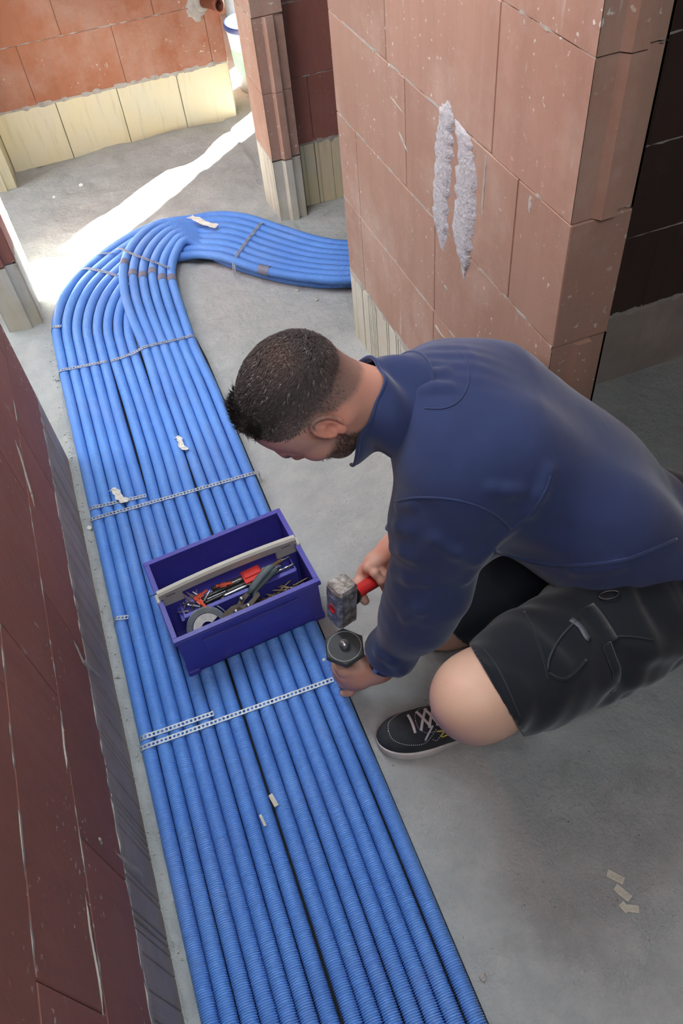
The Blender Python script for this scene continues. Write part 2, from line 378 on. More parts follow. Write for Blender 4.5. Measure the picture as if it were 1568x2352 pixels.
fw = lambda pts: [(ony(a, b, 4.05)[0], ony(a, b, 4.05)[2], hw) for a, b, hw in pts]
blob_patch('plaster_patch', fw([(445, -30, .03), (448, 10, .045), (452, 35, .035), (455, 50, .012)]), 0, 0, 0, 50, far, M['mortar'], ('y', 4.05, -1), .012, 18)
# stub of a brown sleeve let into the far wall
cpt = ony(462, 2, 4.05)
t = empty('pipe_sleeve', (cpt[0], 4.05, cpt[2])); tag(t, 'short brown pipe stub sticking out of the far orange brick wall', 'pipe')
MX = basis((.55, -1, 0)); M['brown_plastic'] = simple('brown_plastic', S(120, 66, 44), .5)
V, F = xf(lathe([(.024, -.02), (.024, .09), (.028, .092), (.028, .12), (.021, .12), (.021, .03)], 20), MX); obj('sleeve', V, F, M['brown_plastic'], t, True)
V, F = xf(lathe([(.030, .0), (.045, .004), (.040, .012), (.027, .016)], 18), MX); obj('mortar_collar', V, F, M['mortar'], t, True)
# chipped corner shards: broken base of the pier behind the man's back
blob_patch('mortar_smear', onwall(0, [(1000, 745, .004), (1008, 760, .012), (1020, 775, .010)]), 0, 0, 0, 60, pier, M['mortar'], ('x', .708, -1), .004, 10)

# ------------------------------------------------------------------ blue conduits
def conduit_mat():
    t = NT('blue_conduit')
    col = t.ramp(t.noise(7, 4, .6), [(.3, S(98, 152, 228)), (.7, S(114, 168, 238))])
    inf = t.n('ShaderNodeObjectInfo').outputs['Random']
    col = t.mix(t.math('MULTIPLY', inf, .35), col, S(104, 150, 226))
    col = t.mix(t.ramp(t.noise(4.5, 5, .65), [(.5, 0), (.8, .45)]), col, S(140, 160, 212))
    dust = t.math('MULTIPLY', t.ramp(t.noise(130, 3, .6), [(.68, 0), (.74, 1)]), t.ramp(t.noise(6, 3, .6), [(.5, 0), (.66, .8)]))
    col = t.mix(dust, col, S(180, 184, 196))
    t.color(col).set(rough=.42, spec=.45); return t.m
M['conduit'] = conduit_mat()
M['tape'] = simple('grey_tape', S(118, 120, 140), .55, 0, .15, 60)
SP = .0345; RT = .0172
def sm(y, a, b, wd=.15): return 1 / (1 + np.exp(-(y - a) / (wd / 4))) * (1 - 1 / (1 + np.exp(-(y - b) / (wd / 4))))
def straight_x(i, y):
    x = -.300 + (i - .5) * SP
    if i > 5: x += .0055 * sm(y, 1.75, 9)
    if i > 7: x += .0050 * sm(y, .05, 1.22) + .004 * sm(y, -9, .05)
    if i > 9: x += .0055 * sm(y, 1.22, 1.75)
    if i > 13: x += .002 * sm(y, -1, .7)
    return x
A1 = [(-.283, 2.45), (-.268, 2.70), (-.180, 2.920), (-.038, 3.063), (.118, 3.160), (.25, 3.19), (.36, 3.150), (.46, 3.085), (.56, 2.985), (.66, 2.835), (.76, 2.69), (.86, 2.60), (1.05, 2.50), (1.4, 2.40)]
A8 = [(-.036, 2.40), (-.030, 2.52), (-.005, 2.63), (.045, 2.74), (.115, 2.83), (.20, 2.890), (.30, 2.880), (.365, 2.80), (.41, 2.735), (.49, 2.62), (.57, 2.535), (.664, 2.455), (.80, 2.375), (1.35, 2.16)]
AZ = [.0175, .0175, .0175, .0175, .0175, .0175, .024, .046, .056, .056, .056, .056, .056, .056]
B9 = [(.004, 2.35, .030), (-.004, 2.55, .054), (.001, 2.70, .058), (.030, 2.87, .060), (.090, 3.005, .060), (.18, 3.095, .060), (.265, 3.115, .056), (.335, 3.06, .040), (.42, 3.00, .0175), (.52, 2.89, .0175), (.63, 2.74, .0175), (.73, 2.62, .0175), (.86, 2.53, .0175), (1.4, 2.36, .0175)]
B14 = [(.166, 2.33, .0175), (.171, 2.51, .026), (.176, 2.62, .034), (.183, 2.72, .040), (.203, 2.81, .042), (.24, 2.895, .044), (.29, 2.953, .048), (.340, 2.920, .030), (.385, 2.82, .0175), (.45, 2.715, .0175), (.54, 2.60, .0175), (.64, 2.505, .0175), (.78, 2.42, .0175), (1.37, 2.19, .0175)]
um = prism([(-.297, -.45), (.1935, -.45), (.1935, 2.25), (.185, 2.40), (-.292, 2.40), (-.297, 2.25)], -.001, .0012)  # underlay sheet, also there to blacken the gaps between the conduits
M['felt'] = simple('black_felt', S(34, 34, 36), .95)
tag(obj('underlay_strip', *um, M['felt']), 'thin black underlay strip showing along the edges beneath the conduits', 'underlay')
PATHS = {}
ORD = ['first', 'second', 'third', 'fourth', 'fifth', 'sixth', 'seventh']
def strip_tube(P, r, seg, pitch_rows):
    T, N, B = frames(P); n = len(P)
    rr = np.where(np.arange(n) % 4 < 2, r, r - .0026)
    a = np.linspace(0, 2 * np.pi, seg, endpoint=False)
    V = (P[:, None] + rr[:, None, None] * (np.cos(a)[None, :, None] * N[:, None] + np.sin(a)[None, :, None] * B[:, None])).reshape(-1, 3)
    i, j = np.meshgrid(np.arange(n - 1), np.arange(seg), indexing='ij'); j2 = (j + 1) % seg
    F = np.stack([i * seg + j, i * seg + j2, (i + 1) * seg + j2, (i + 1) * seg + j], -1).reshape(-1, 4)
    return V, F
PITCH = .0044
for i in range(1, 15):
    ys = np.linspace(-.45, 2.1, 24); pts = [(straight_x(i, y), y, .0175) for y in ys]
    if i <= 8:
        t_ = (i - 1) / 7; pts += [(a[0] * (1 - t_) + b[0] * t_, a[1] * (1 - t_) + b[1] * t_, z) for a, b, z in zip(A1, A8, AZ)]
    else:
        t_ = (i - 9) / 5; pts += [tuple(np.array(a) * (1 - t_) + np.array(b) * t_) for a, b in zip(B9, B14)]
    P0_ = spline(pts, PITCH); k_ = np.arange(len(P0_) - 1); fr_ = np.array([0., .44, .54, .90])
    P = (P0_[k_][:, None] * (1 - fr_[None, :, None]) + P0_[k_ + 1][:, None] * fr_[None, :, None]).reshape(-1, 3); P[:, 2] += .0006 * np.sin(P[:, 1] * 7 + i); P[:, 0] += .0006 * np.sin(P[:, 1] * 4.3 + i * 1.7) * (P[:, 1] < 2.2)
    PATHS[i] = P
    V, F = strip_tube(P, RT, 12, 2)
    o = obj('conduit', V, F, M['conduit'], None, True)
    lab = '%s blue corrugated conduit counted from the left brick wall' % ORD[i - 1] if i <= 7 else '%s blue corrugated conduit counted from the bare floor edge on the right' % ORD[14 - i]
    tag(o, lab, 'conduit', 'blue conduits running along the floor')
    if i >= 9:   # grey tape wound round the bend
        k = int(np.argmin(np.linalg.norm(P[:, :2] - np.array({9: (.035, 2.885), 10: (.065, 2.80), 11: (.090, 2.775), 12: (.122, 2.79), 13: (.155, 2.735), 14: (.186, 2.72)}[i]), axis=1)))
        Pt = P[k - 18:k + 18:6]; V, F = tube(Pt, RT + .0012, 16, False); tp = obj('tape', V, F, M['tape'], o, True); tp['label'] = 'grey tape wrap'
    if i == 8:
        k = int(np.argmin(np.linalg.norm(P[:, :2] - np.array((.52, 2.585)), axis=1)))
        V, F = tube(P[k - 24:k + 24:6], RT + .0012, 16, False); tp = obj('tape', V, F, M['tape'], o, True); tp['label'] = 'grey tape wrap'

# ------------------------------------------------------------------ perforated steel straps
M['zinc'] = simple('zinc_strap', S(166, 172, 178), .5, .4, .12, 80)
def strap(path, label, width=.0125, cell=.0098, hole=.0033, zup=(0, 0, 1), parent=None, name='perforated_strap'):
    P = spline(path, .004); d = np.r_[0, np.cumsum(np.linalg.norm(np.diff(P, axis=0), axis=1))]
    T, _, _ = frames(P); n = int(d[-1] / cell); V, Fq = [], []
    side0 = np.cross(np.array(zup, float), unit(P[-1] - P[0])); side0 = unit(side0)
    ip = lambda s: np.array([np.interp(s, d, P[:, k]) for k in range(3)])
    for c in range(n):
        s0 = c * cell; cen = s0 + cell / 2; b = len(V)
        oc = [(-1, -1), (0, -1), (1, -1), (1, 0), (1, 1), (0, 1), (-1, 1), (-1, 0)]
        for a_, w_ in oc: V.append(ip(cen + a_ * cell / 2) + side0 * w_ * width / 2)
        for a_, w_ in oc:
            q = unit((a_, w_)); V.append(ip(cen + q[0] * hole) + side0 * q[1] * hole)
        Fq += [(b + k, b + (k + 1) % 8, b + 8 + (k + 1) % 8, b + 8 + k) for k in range(8)]
    o = obj(name, V, Fq, M['zinc'], parent)
    md = o.modifiers.new('solid', 'SOLIDIFY'); md.thickness = .0009; md.offset = 0
    if label: tag(o, label, 'strap', 'perforated steel straps holding the conduits down')
    return o
ZS = .0362
def over(p0, p1, d0=True, d1=True, z=ZS, n=4):
    p0, p1 = np.array(p0), np.array(p1); u_ = unit(p1 - p0); pts = []
    if d0: pts += [(*(p0 - u_ * .012), .004), (*(p0 - u_ * .008), .022)]
    pts += [(*(p0 + (p1 - p0) * k / n), z) for k in range(n + 1)]
    if d1: pts += [(*(p1 + u_ * .008), .022), (*(p1 + u_ * .012), .004)]
    return pts
strap(over((-.290, .908), (.172, .899), True, False) , 'long perforated steel strap held down by the crouching man near his shoe')
strap(over((-.289, .932), (-.118, .927), True, False), 'short cut strap tail beside the long strap in front of the toolbox')
strap(over((-.290, 1.648), (.190, 1.622), True, True), 'long perforated steel strap across all conduits just behind the toolbox')
strap(over((-.289, 1.692), (-.127, 1.672), True, False), 'short strap tail behind the toolbox with crumpled tape on it')
strap(over((-.292, 2.372), (-.132, 2.348), True, False), 'strap over the left five conduits where the bundle splits')
strap([(-.122, 2.344, .0365), (-.09, 2.345, .0365), (-.04, 2.346, .040), (.004, 2.347, .0495), (.04, 2.348, .0480), (.09, 2.350, .0425), (.14, 2.351, .0385), (.172, 2.352, .0365), (.185, 2.352, .024), (.190, 2.352, .004)], 'strap over the right nine conduits where the bundle splits')
strap(over((-.290, 1.283), (-.256, 1.274), True, False), 'short strap loop over the leftmost conduit beside the toolbox')
strap(over((-.286, 2.640), (-.250, 2.628), True, False), 'small strap piece on the leftmost conduit at the start of the bend')
strap([(-.150, 2.985, .008), (-.118, 2.972, .036), (-.06, 2.92, .0372), (-.005, 2.855, .0372)], 'lower of two straps on the outside of the conduit bend')
strap([(-.085, 3.075, .01), (-.045, 3.048, .037), (.0, 3.03, .0385), (.035, 2.985, .072), (.075, 2.905, .081), (.13, 2.83, .078), (.19, 2.765, .064)], 'upper strap crossing over the taped conduits on the bend', .010, .0085, .0026)
strap([(.615, 2.908, .02), (.600, 2.888, .073), (.55, 2.835, .0755), (.45, 2.715, .0755), (.425, 2.688, .060), (.413, 2.672, .006)], 'strap across the conduit bundle leading into the right doorway')
# ------------------------------------------------------------------ small scraps
M['scrap'] = simple('pale_scrap', S(206, 202, 186), .8, 0, .15, 120)
M['stone'] = simple('pebble', S(170, 166, 160), .9, 0, .2, 90)
M['white_stone'] = simple('white_pebble', S(226, 228, 224), .9, 0, .06, 90)
def chip(name, label, x, y, z, L, Wd, H, rot, mt, cat_, group=None, pts=None):
    poly = pts or [(-L / 2, -Wd / 2), (L / 2, -Wd / 2 * .9), (L / 2 * .94, Wd / 2), (-L / 2 * .97, Wd / 2 * .95)]
    V, F = prism(poly, 0, H); o = obj(name, V, F, mt); o.location = (x, y, z); o.rotation_euler = (0, 0, rot); tag(o, label, cat_, group); return o
fh = lambda x, y: float(floor_h(np.array([x]), np.array([y]))[0])
for (x, y, L, Wd, rot, lab) in [(.540, .284, .034, .016, 2.25, 'topmost beige scrap of the trail on the shaded floor'), (.537, .254, .034, .016, 2.0, 'second beige scrap of the trail on the shaded floor'),
                                (.526, .230, .019, .014, 1.8, 'small beige scrap at the lower left end of the trail'), (.540, .222, .022, .014, 2.6, 'small beige scrap at the lower right end of the trail')]:
    chip('plastic_scrap', lab, x, y, fh(x, y) + .001, L, Wd, .003, rot, M['scrap'], 'scrap')
chip('plastic_scrap', 'wider white offcut lying on the conduits below the strap', -.050, .679, .0350, .030, .010, .003, 1.75, M['scrap'], 'scrap')
chip('plastic_scrap', 'narrower white offcut lying on the conduits nearest the camera', -.084, .647, .0350, .027, .006, .003, 1.7, M['scrap'], 'scrap')
def pebble(x, y, r, label, mt, seed, zz=None, sq=.6):
    bm = bmesh.new(); bmesh.ops.create_icosphere(bm, subdivisions=2, radius=r); g = np.random.default_rng(seed)
    for v in bm.verts: v.co *= g.uniform(.78, 1.15); v.co.z *= sq
    V = np.array([v.co[:] for v in bm.verts]); F = [tuple(v.index for v in f.verts) for f in bm.faces]; bm.free()
    o = obj('pebble', V, F, mt); o.location = (x, y, (fh(x, y) if zz is None else zz) + r * sq * .5); tag(o, label, 'stone'); return o
pebble(-.310, 1.640, .008, 'round white pebble on the floor lip beside the leftmost conduit', M['white_stone'], 1)
pebble(-.029, 3.743, .011, 'white lump on the rough floor before the yellow base blocks', M['white_stone'], 2)
pebble(.608, 2.508 - .02, .008, 'grey pebble below the conduits entering the right doorway', M['stone'], 3)
pebble(.652, 2.40, .009, 'second grey pebble nearer to the pier corner', M['stone'], 4)
pebble(.165, .958, .004, 'tiny white crumb on the conduit beside the chisel', M['white_stone'], 5, .034)
pebble(.217, .224, .008, 'lone grey pebble on the floor right of the conduits', M['stone'], 6)
pebble(-.305, 2.46, .007, 'grey crumb beside the leftmost conduit near the split', M['stone'], 7)
pebble(-.16, 3.70, .008, 'small white lump nearest the left window opening', M['white_stone'], 8)
for k in range(70):   # loose mortar crumbs on the floor lip, too small to tell apart
    pass
cr = []
for k in range(240):
    if k < 150: x, y, s = rng.uniform(-.327, -.304), rng.uniform(.2, 2.7), rng.uniform(.0010, .0027)
    else: x, y, s = rng.uniform(.2, 1.2), rng.uniform(.0, 2.9), rng.uniform(.0006, .0018)
    V, F = box((0, 0, 0), (s * 2, s * 1.5, s * 1.3)); a = rng.uniform(0, 6); R_ = np.array([[math.cos(a), -math.sin(a), .2], [math.sin(a), math.cos(a), .1], [.1, -.2, 1]])
    cr.append((V @ R_.T + (x, y, fh(x, y) + s * .4), F))
V, F = cat(*cr); tag(obj('mortar_crumbs', V, F, M['stone']), 'loose mortar crumbs scattered along the floor edges', 'debris', None, 'stuff')
def crumple(name, label, x, y, z, L, Wd, rot, seed, mt, cat_='tape'):
    g = np.random.default_rng(seed); n, m_ = 9, 4; V = []
    for i in range(n):
        wv = Wd * (.5 + .5 * abs(math.sin(i * 1.3 + seed)))
        for j in range(m_): V.append((i / (n - 1) * L - L / 2 + g.uniform(-.002, .002), (j / (m_ - 1) - .5) * wv + .004 * math.sin(i * .9), g.uniform(.0005, .007)))
    Fq = [(i * m_ + j, i * m_ + j + 1, (i + 1) * m_ + j + 1, (i + 1) * m_ + j) for i in range(n - 1) for j in range(m_ - 1)]
    o = obj(name, V, Fq, mt); o.location = (x, y, z); o.rotation_euler = (0, 0, rot); md = o.modifiers.new('solid', 'SOLIDIFY'); md.thickness = .0008; tag(o, label, cat_); return o
M['paper'] = simple('crumpled_paper', S(214, 212, 204), .8, 0, .15, 100)
crumple('crumpled_tape', 'twisted white tape scrap stuck in the gap between conduits near his head', .014, 1.835, .036, .075, .020, -1.38, 2, M['paper'])
crumple('crumpled_tape', 'crumpled pale tape lying on the short strap tail behind the toolbox', -.205, 1.700, .0385, .075, .026, -1.15, 5, M['paper'])
crumple('crumpled_tape', 'crumpled silver tape wrapped round the conduits after the bend', .385, 3.00, .077, .15, .035, -1.0, 8, M['paper'])

# ------------------------------------------------------------------ bucket and drain pipe in the bright room
M['white_plastic'] = simple('white_plastic', S(232, 232, 228), .4); M['navy_plastic'] = simple('navy_plastic', S(30, 52, 104), .4)
M['pipe_grey'] = simple('pipe_grey', S(120, 130, 142), .4); M['green_print'] = simple('green_print', S(120, 200, 150), .5)
b = empty('bucket', (1.035, 4.34, .0)); tag(b, 'white plastic bucket with dark blue lid and green label in the bright room', 'bucket')
V, F = lathe([(.118, .004), (.120, 0), (.142, .285), (.149, .287), (.149, .300), (.140, .302)], 40); obj('pail', V, F, M['white_plastic'], b, True)
V, F = lathe([(.0, .309), (.132, .309), (.134, .316), (.150, .316), (.153, .310), (.153, .293), (.150, .292)], 40); obj('lid', V, F, M['navy_plastic'], b, True)
a = np.linspace(2.6, 4.6, 16); V = [((.120 + .022 * z / .285 + .0012) * math.cos(t_), (.120 + .022 * z / .285 + .0012) * math.sin(t_), z) for z in (.09, .20) for t_ in a]
obj('label', V, [(k, k + 1, 17 + k, 16 + k) for k in range(15)], M['green_print'], b, True)
p = empty('drain_pipe', (1.09, 4.86, 0)); tag(p, 'grey upright drain pipe with two white rings behind the bucket', 'pipe')
V, F = lathe([(.078, -.01), (.078, .60), (.088, .61), (.088, .70), (.078, .71), (.078, 1.4)], 32); obj('pipe', V, F, M['pipe_grey'], p, True)
for z in (.50, .56):
    V, F = lathe([(.080, z), (.086, z + .004), (.086, z + .026), (.080, z + .030)], 32); obj('ring', V, F, M['white_plastic'], p, True)

# ------------------------------------------------------------------ toolbox
M['purple'] = simple('purple_plastic', S(72, 68, 164), .42, 0, .10, 10, 0, 200, .001, (S(112, 104, 156), .6, .85, 16))
M['grey_plastic'] = simple('grey_plastic', S(188, 186, 176), .5, 0, .06, 40, .2, 300, .0005)
TB = np.array([-.150, 1.038]); TA = math.atan2(.029, .361); TL, TW, TZ, TH = .364, .256, .0352, .163
tb = empty('toolbox', (TB[0], TB[1], TZ), TA)
tag(tb, 'open purple plastic toolbox with grey carrying handle standing on the conduits', 'toolbox')
th = .0045
def ring(x0, x1, y0, y1, z0, z1, t_): return [box(((x0 + x1) / 2, y0 + t_ / 2, (z0 + z1) / 2), (x1 - x0, t_, z1 - z0), .0008), box(((x0 + x1) / 2, y1 - t_ / 2, (z0 + z1) / 2), (x1 - x0, t_, z1 - z0), .0008),
                                              box((x0 + t_ / 2, (y0 + y1) / 2, (z0 + z1) / 2), (t_, y1 - y0 - 2 * t_, z1 - z0), .0008), box((x1 - t_ / 2, (y0 + y1) / 2, (z0 + z1) / 2), (t_, y1 - y0 - 2 * t_, z1 - z0), .0008)]
i_ = .005
V, F = cat(*ring(i_, TL - i_, i_, TW - i_, .006, TH - .004, th), box((TL / 2, TW / 2, .0085), (TL - 2 * i_, TW - 2 * i_, .005)))
obj('tray', V, F, M['purple'], tb)
V, F = cat(*ring(0, TL, 0, TW, TH - .006, TH, .0125), *ring(-.001, TL + .001, -.001, TW + .001, TH - .016, TH - .005, .004)); obj('rim', V, F, M['purple'], tb)
V, F = box((0, 0, 0), (.030, .030, .020), .003)
fm = mesh('foot', V, F, M['purple'])
for x in (.016, TL - .016):
    for y in (.016, TW - .016): obj_me('foot', fm, tb, (x, y, .010))
V, F = cat(*ring(.062, TL - .062, 0, 0, .075, .125, .001)[:1], box((TL / 2, .0035, .100), (TL - .12, .003, .052), .001)); obj('front_panel', V, F, M['purple'], tb)
V, F = cat(box((.035, .132, .080), (.05, .004, .150)), box((TL - .035, .132, .080), (.05, .004, .150)), box((TL / 2, .142, .055), (TL - .012, .004, .100))); obj('handle_wall', V, F, M['purple'], tb)
V, F = cat(box((TL / 2 + .005, .083, .066), (TL - .075, .0035, .120)), box((TL / 2 + .005, .083, .126), (TL - .075, .011, .006), .001), box((.046, .105, .066), (.0035, .045, .120)), box((TL - .032, .105, .066), (.0035, .045, .120))); obj('divider', V, F, M['purple'], tb)
V, F = cat(box((TL / 2, .112, .106), (TL - .07, .050, .004))); obj('bit_shelf', V, F, M['purple'], tb)
arc = [(x, .136, .176 + .010 * (1 - ((x - TL / 2) / (TL / 2)) ** 2)) for x in np.linspace(.006, TL - .006, 24)]
hV = [(x, y + dy, z + dz) for x, y, z in arc for dy, dz in ((-.0075, -.020), (-.0085, .002), (-.004, .0075), (.005, .0075), (.0095, .002), (.0075, -.020))]
hF = [(i * 6 + k, i * 6 + (k + 1) % 6, i * 6 + 6 + (k + 1) % 6, i * 6 + 6 + k) for i in range(len(arc) - 1) for k in range(6)] + [tuple(range(6))[::-1], tuple((len(arc) - 1) * 6 + k for k in range(6))]
V, F = cat((np.array(hV), hF), box((.034, .134, .156), (.055, .010, .050), .002), box((TL - .034, .134, .156), (.055, .010, .050), .002), box((.003, .134, .150), (.010, .026, .034), .002), box((TL - .003, .134, .150), (.010, .026, .034), .002))
h = obj('handle', V, F, M['grey_plastic'], tb); h['label'] = 'light grey carrying handle'
M['black'] = simple('black_plastic', S(26, 26, 28), .5)
for x in (.034, TL - .034): obj('slot', *box((x, .1285, .168), (.024, .0012, .0022)), M['black'], h)
TM = np.array([[math.cos(TA), -math.sin(TA), 0], [math.sin(TA), math.cos(TA), 0], [0, 0, 1]])
def tbw(p): return TM @ np.array(p) + np.array([TB[0], TB[1], TZ])
M['steel'] = simple('steel', S(172, 174, 178), .3, .9, .1, 60); M['dark_steel'] = simple('dark_steel', S(70, 68, 66), .42, .75, .25, 90)
M['orange_plastic'] = simple('orange_plastic', S(214, 84, 54), .5); M['red_card'] = simple('red_card', S(206, 44, 38), .6, 0, .08, 20)
M['brown_screw'] = simple('burnished_screw', S(112, 98, 76), .42, .6, .3, 200)
def place(o, p, d, upref=(0, 0, 1)):
    d = unit(TM @ np.array(d, float)); u_ = np.array(upref, float); y_ = np.cross(u_, d); y_ = unit(y_) if np.linalg.norm(y_) > 1e-3 else np.array([0, 1., 0]); z_ = np.cross(d, y_)
    mx = Matrix.Identity(4)
    for k in range(3): mx[k][0], mx[k][1], mx[k][2] = d[k], y_[k], z_[k]
    q = tbw(p)
    for k in range(3): mx[k][3] = q[k]
    o.matrix_world = mx
def drill_me(L, r):
    n = 34; m_ = 8; V = []
    for k in range(n):
        x = k / (n - 1) * L; fl = 1 if x > L * .32 else 0; a0 = x / (r * 5) * 2 * math.pi * .5
        for j in range(m_):
            a = j / m_ * 2 * math.pi; rr = r * (1 - fl * (.30 * (1 + math.cos(2 * a)) / 2)) * (1 if x < L * .97 else .55); V.append((x, rr * math.cos(a + a0 * fl), rr * math.sin(a + a0 * fl)))
    F = [(k * m_ + j, k * m_ + (j + 1) % m_, (k + 1) * m_ + (j + 1) % m_, (k + 1) * m_ + j) for k in range(n - 1) for j in range(m_)] + [tuple(range(m_))[::-1], tuple((n - 1) * m_ + j for j in range(m_))]
    return V, F
dm = [mesh('drill_bit', *drill_me(.16, .0042), M['dark_steel'], True), mesh('drill_bit', *drill_me(.19, .0034), M['steel'], True), mesh('drill_bit', *drill_me(.14, .005), M['dark_steel'], True)]
rr = random.Random(5)
for k in range(15):
    o = obj_me('drill_bit', dm[k % 3]); y = .092 + (k % 5) * .0085; lay = k // 5
    place(o, (.085 + rr.uniform(0, .05) + .012 * (k % 3), y, .1135 + lay * .0085), (1, rr.uniform(-.05, .05), rr.uniform(-.02, .02)))
    tag(o, 'loose drill bit in the middle tray of the purple toolbox', 'drill bit', 'drill bits in the middle tray')
sb = mesh('screwdriver_bit', *cat(tube([(0, 0, 0), (.016, 0, 0)], .0032, 6), tube([(.016, 0, 0), (.028, 0, 0)], [.0024, .0012], 6)), M['steel'])
for k in range(22):
    o = obj_me('screwdriver_bit', sb); place(o, (.055 + rr.uniform(0, .055), .092 + rr.uniform(0, .034), .1135 + .006 * (k // 8) + rr.uniform(0, .003)), (rr.uniform(-1, 1), rr.uniform(-1, 1), rr.uniform(-.2, .5)))
    tag(o, 'short silver driver bit heaped at the left end of the middle tray', 'bit', 'driver bits in the middle tray')
plug = mesh('wall_plug', *cat(tube([(0, 0, 0), (.004, 0, 0), (.005, 0, 0), (.034, 0, 0), (.040, 0, 0)], [.0048, .0048, .0036, .0036, .0022], 8), box((.018, .004, 0), (.012, .005, .0012)), box((.018, -.004, 0), (.012, .005, .0012))), M['orange_plastic'])
for k, (p_, d_, lab) in enumerate([((.084, .116, .138), (.4, -1, -.1), 'orange wall plug pointing across the drill bits'), ((.080, .108, .139), (1, .35, 0), 'orange wall plug lying along the drill bits at the left'), ((.140, .121, .139), (1, -.25, 0), 'orange wall plug lying alone on the middle drill bits')]):
    o = obj_me('wall_plug', plug); place(o, p_, d_); tag(o, lab, 'wall plug')
V, F = cat(box((.024, 0, .000), (.048, .038, .007), .001), box((.024, .004, .0055), (.040, .022, .003), .001))
o = obj('red_packet', V, F, M['red_card']); place(o, (.205, .108, .142), (1, .03, .03)); tag(o, 'small red card packet on the drill bits in the toolbox', 'packet')
P_ = [(x, .0, .0) for x in np.linspace(0, .05, 40)]
o = obj('anchor_bolt', *cat(tube(P_, [.0052 if k % 2 else .0042 for k in range(40)], 10), lathe([(.0, .0), (.008, .0), (.008, .006), (0, .006)], 6)), simple('brass_thread', S(164, 146, 108), .4, .6)); place(o, (.262, .108, .138), (1, .12, .12)); tag(o, 'thick threaded anchor bolt at the right end of the middle tray', 'bolt')
# roll of perforated strap leaning in the front compartment
roll = empty('strap_roll'); tag(roll, 'coil of perforated steel strap in the front compartment of the toolbox', 'strap roll')
coil = []
for k in range(150):
    a = k * .30; r_ = .036 + .014 * k / 150 + (.006 * max(0, (k - 128) / 22) ** 2); coil.append((r_ * math.cos(a), r_ * math.sin(a), .0))
P = spline(coil, .0049); n = len(P); V = []
for q in P: V += [(q[0], q[1], -.0065), (q[0], q[1], -.003), (q[0], q[1], .003), (q[0], q[1], .0065)]
Fq = []
for k in range(n - 1):
    for j in range(3):
        if j == 1 and k % 2 == 0 and k > n - 95: continue
        Fq.append((k * 4 + j, k * 4 + 4 + j, k * 4 + 5 + j, k * 4 + 1 + j))
co = obj('coil', V, Fq, M['zinc'], roll); md = co.modifiers.new('solid', 'SOLIDIFY'); md.thickness = .0008
a = np.linspace(.4, 3.6, 14); V = [(r_ * math.cos(t_), r_ * math.sin(t_), .004 + (.002 if r_ > .03 else 0)) for r_ in (.014, .034) for t_ in a]
po = obj('paper_label', V, [(k, k + 1, 15 + k, 14 + k) for k in range(13)], M['paper'], roll); po['label'] = 'white paper inside the coil'
roll.rotation_euler = (math.radians(46), math.radians(-6), TA); roll.location = tbw((.085, .046, .104))
# cutting pliers leaning across the front compartment
pl = empty('cutting_pliers'); tag(pl, 'compound cutting pliers with grey grips leaning in the toolbox', 'pliers')
M['grip'] = simple('grey_grip', S(84, 98, 102), .5, 0, .12, 40); M['old_steel'] = simple('old_steel', S(84, 78, 70), .45, .6, .25, 60)
jaw = lambda s: prism([(-.045, s * .002), (-.040, s * .014), (-.022, s * .020), (.0, s * .018), (.016, s * .010), (.012, s * -.004), (-.012, s * -.002)], -.004 + .004 * (s < 0), .004 + .004 * (s < 0))
for s in (1, -1): obj('jaw', *jaw(s), M['old_steel'], pl)
link_ = lambda s: prism([(-.004, s * .006), (.030, s * .018), (.066, s * .015), (.070, s * .006), (.034, s * .006), (.004, s * -.006)], -.007 if s > 0 else .003, -.002 if s > 0 else .008)
for s in (1, -1): obj('lever', *link_(s), M['old_steel'], pl)
for s in (1, -1):
    zo = 0 if s > 0 else -.020
    V, F = tube([(.050, s * .010, zo * .3), (.066, .010 + s * .003, zo * .6), (.100, .013 + s * .004, zo), (.125, .013 + s * .004, zo), (.140, .010 + s * .003, zo)], [.005, .0085, .0095, .009, .005], 10, True, .62); obj('grip', V, F, M['grip'], pl, True)
for x, y in ((0, 0), (.030, .012), (.030, -.012), (-.026, .0)):
    V, F = lathe([(.0, .0135), (.003, .0132), (.0062, .011), (.0062, .007)], 14, (x, y, 0)); obj('bolt', V, F, M['steel'], pl, True)
place(pl, (.160, .042, .120), (1, .30, .32), (.1, -.35, 1))
# screws
scr = mesh('screw', *cat(lathe([(.0, .002), (.0042, .0016), (.0045, 0), (.002, -.003), (.0020, -.020), (.0018, -.034), (.0, -.040)], 8)), M['brown_screw'])
for k in range(90):
    o = obj_me('screw', scr); lay = k // 45
    x = .175 + rr.random() ** .8 * .140; o.location = tbw((x, .027 + rr.random() * .034, .082 + .010 * lay + rr.random() * .008 + .012 * max(0, (x - .2) / .15)))
    o.rotation_euler = (math.pi / 2 + rr.uniform(-.35, .35), rr.uniform(-.3, .3), math.pi / 2 + TA + rr.uniform(-.75, .75) + math.pi * (k % 2)); tag(o, 'small burnished screw in the pile in the front compartment of the toolbox', 'screw', 'screws in the toolbox')
V, F = cat(box((.262, .043, .046), (.170, .066, .070), .006)); bd = obj('screw_bed', V, F, M['brown_screw'], tb); bd['kind'] = 'stuff'
nl = obj('wire_nail', *tube([(0, 0, 0), (.028, -.004, .004)], .0011, 6), M['dark_steel']); nl.location = tbw((-.014, .150, TH + .002)); nl.rotation_euler = (0, 0, TA); tag(nl, 'thin dark nail lying over the left rim of the toolbox', 'nail')
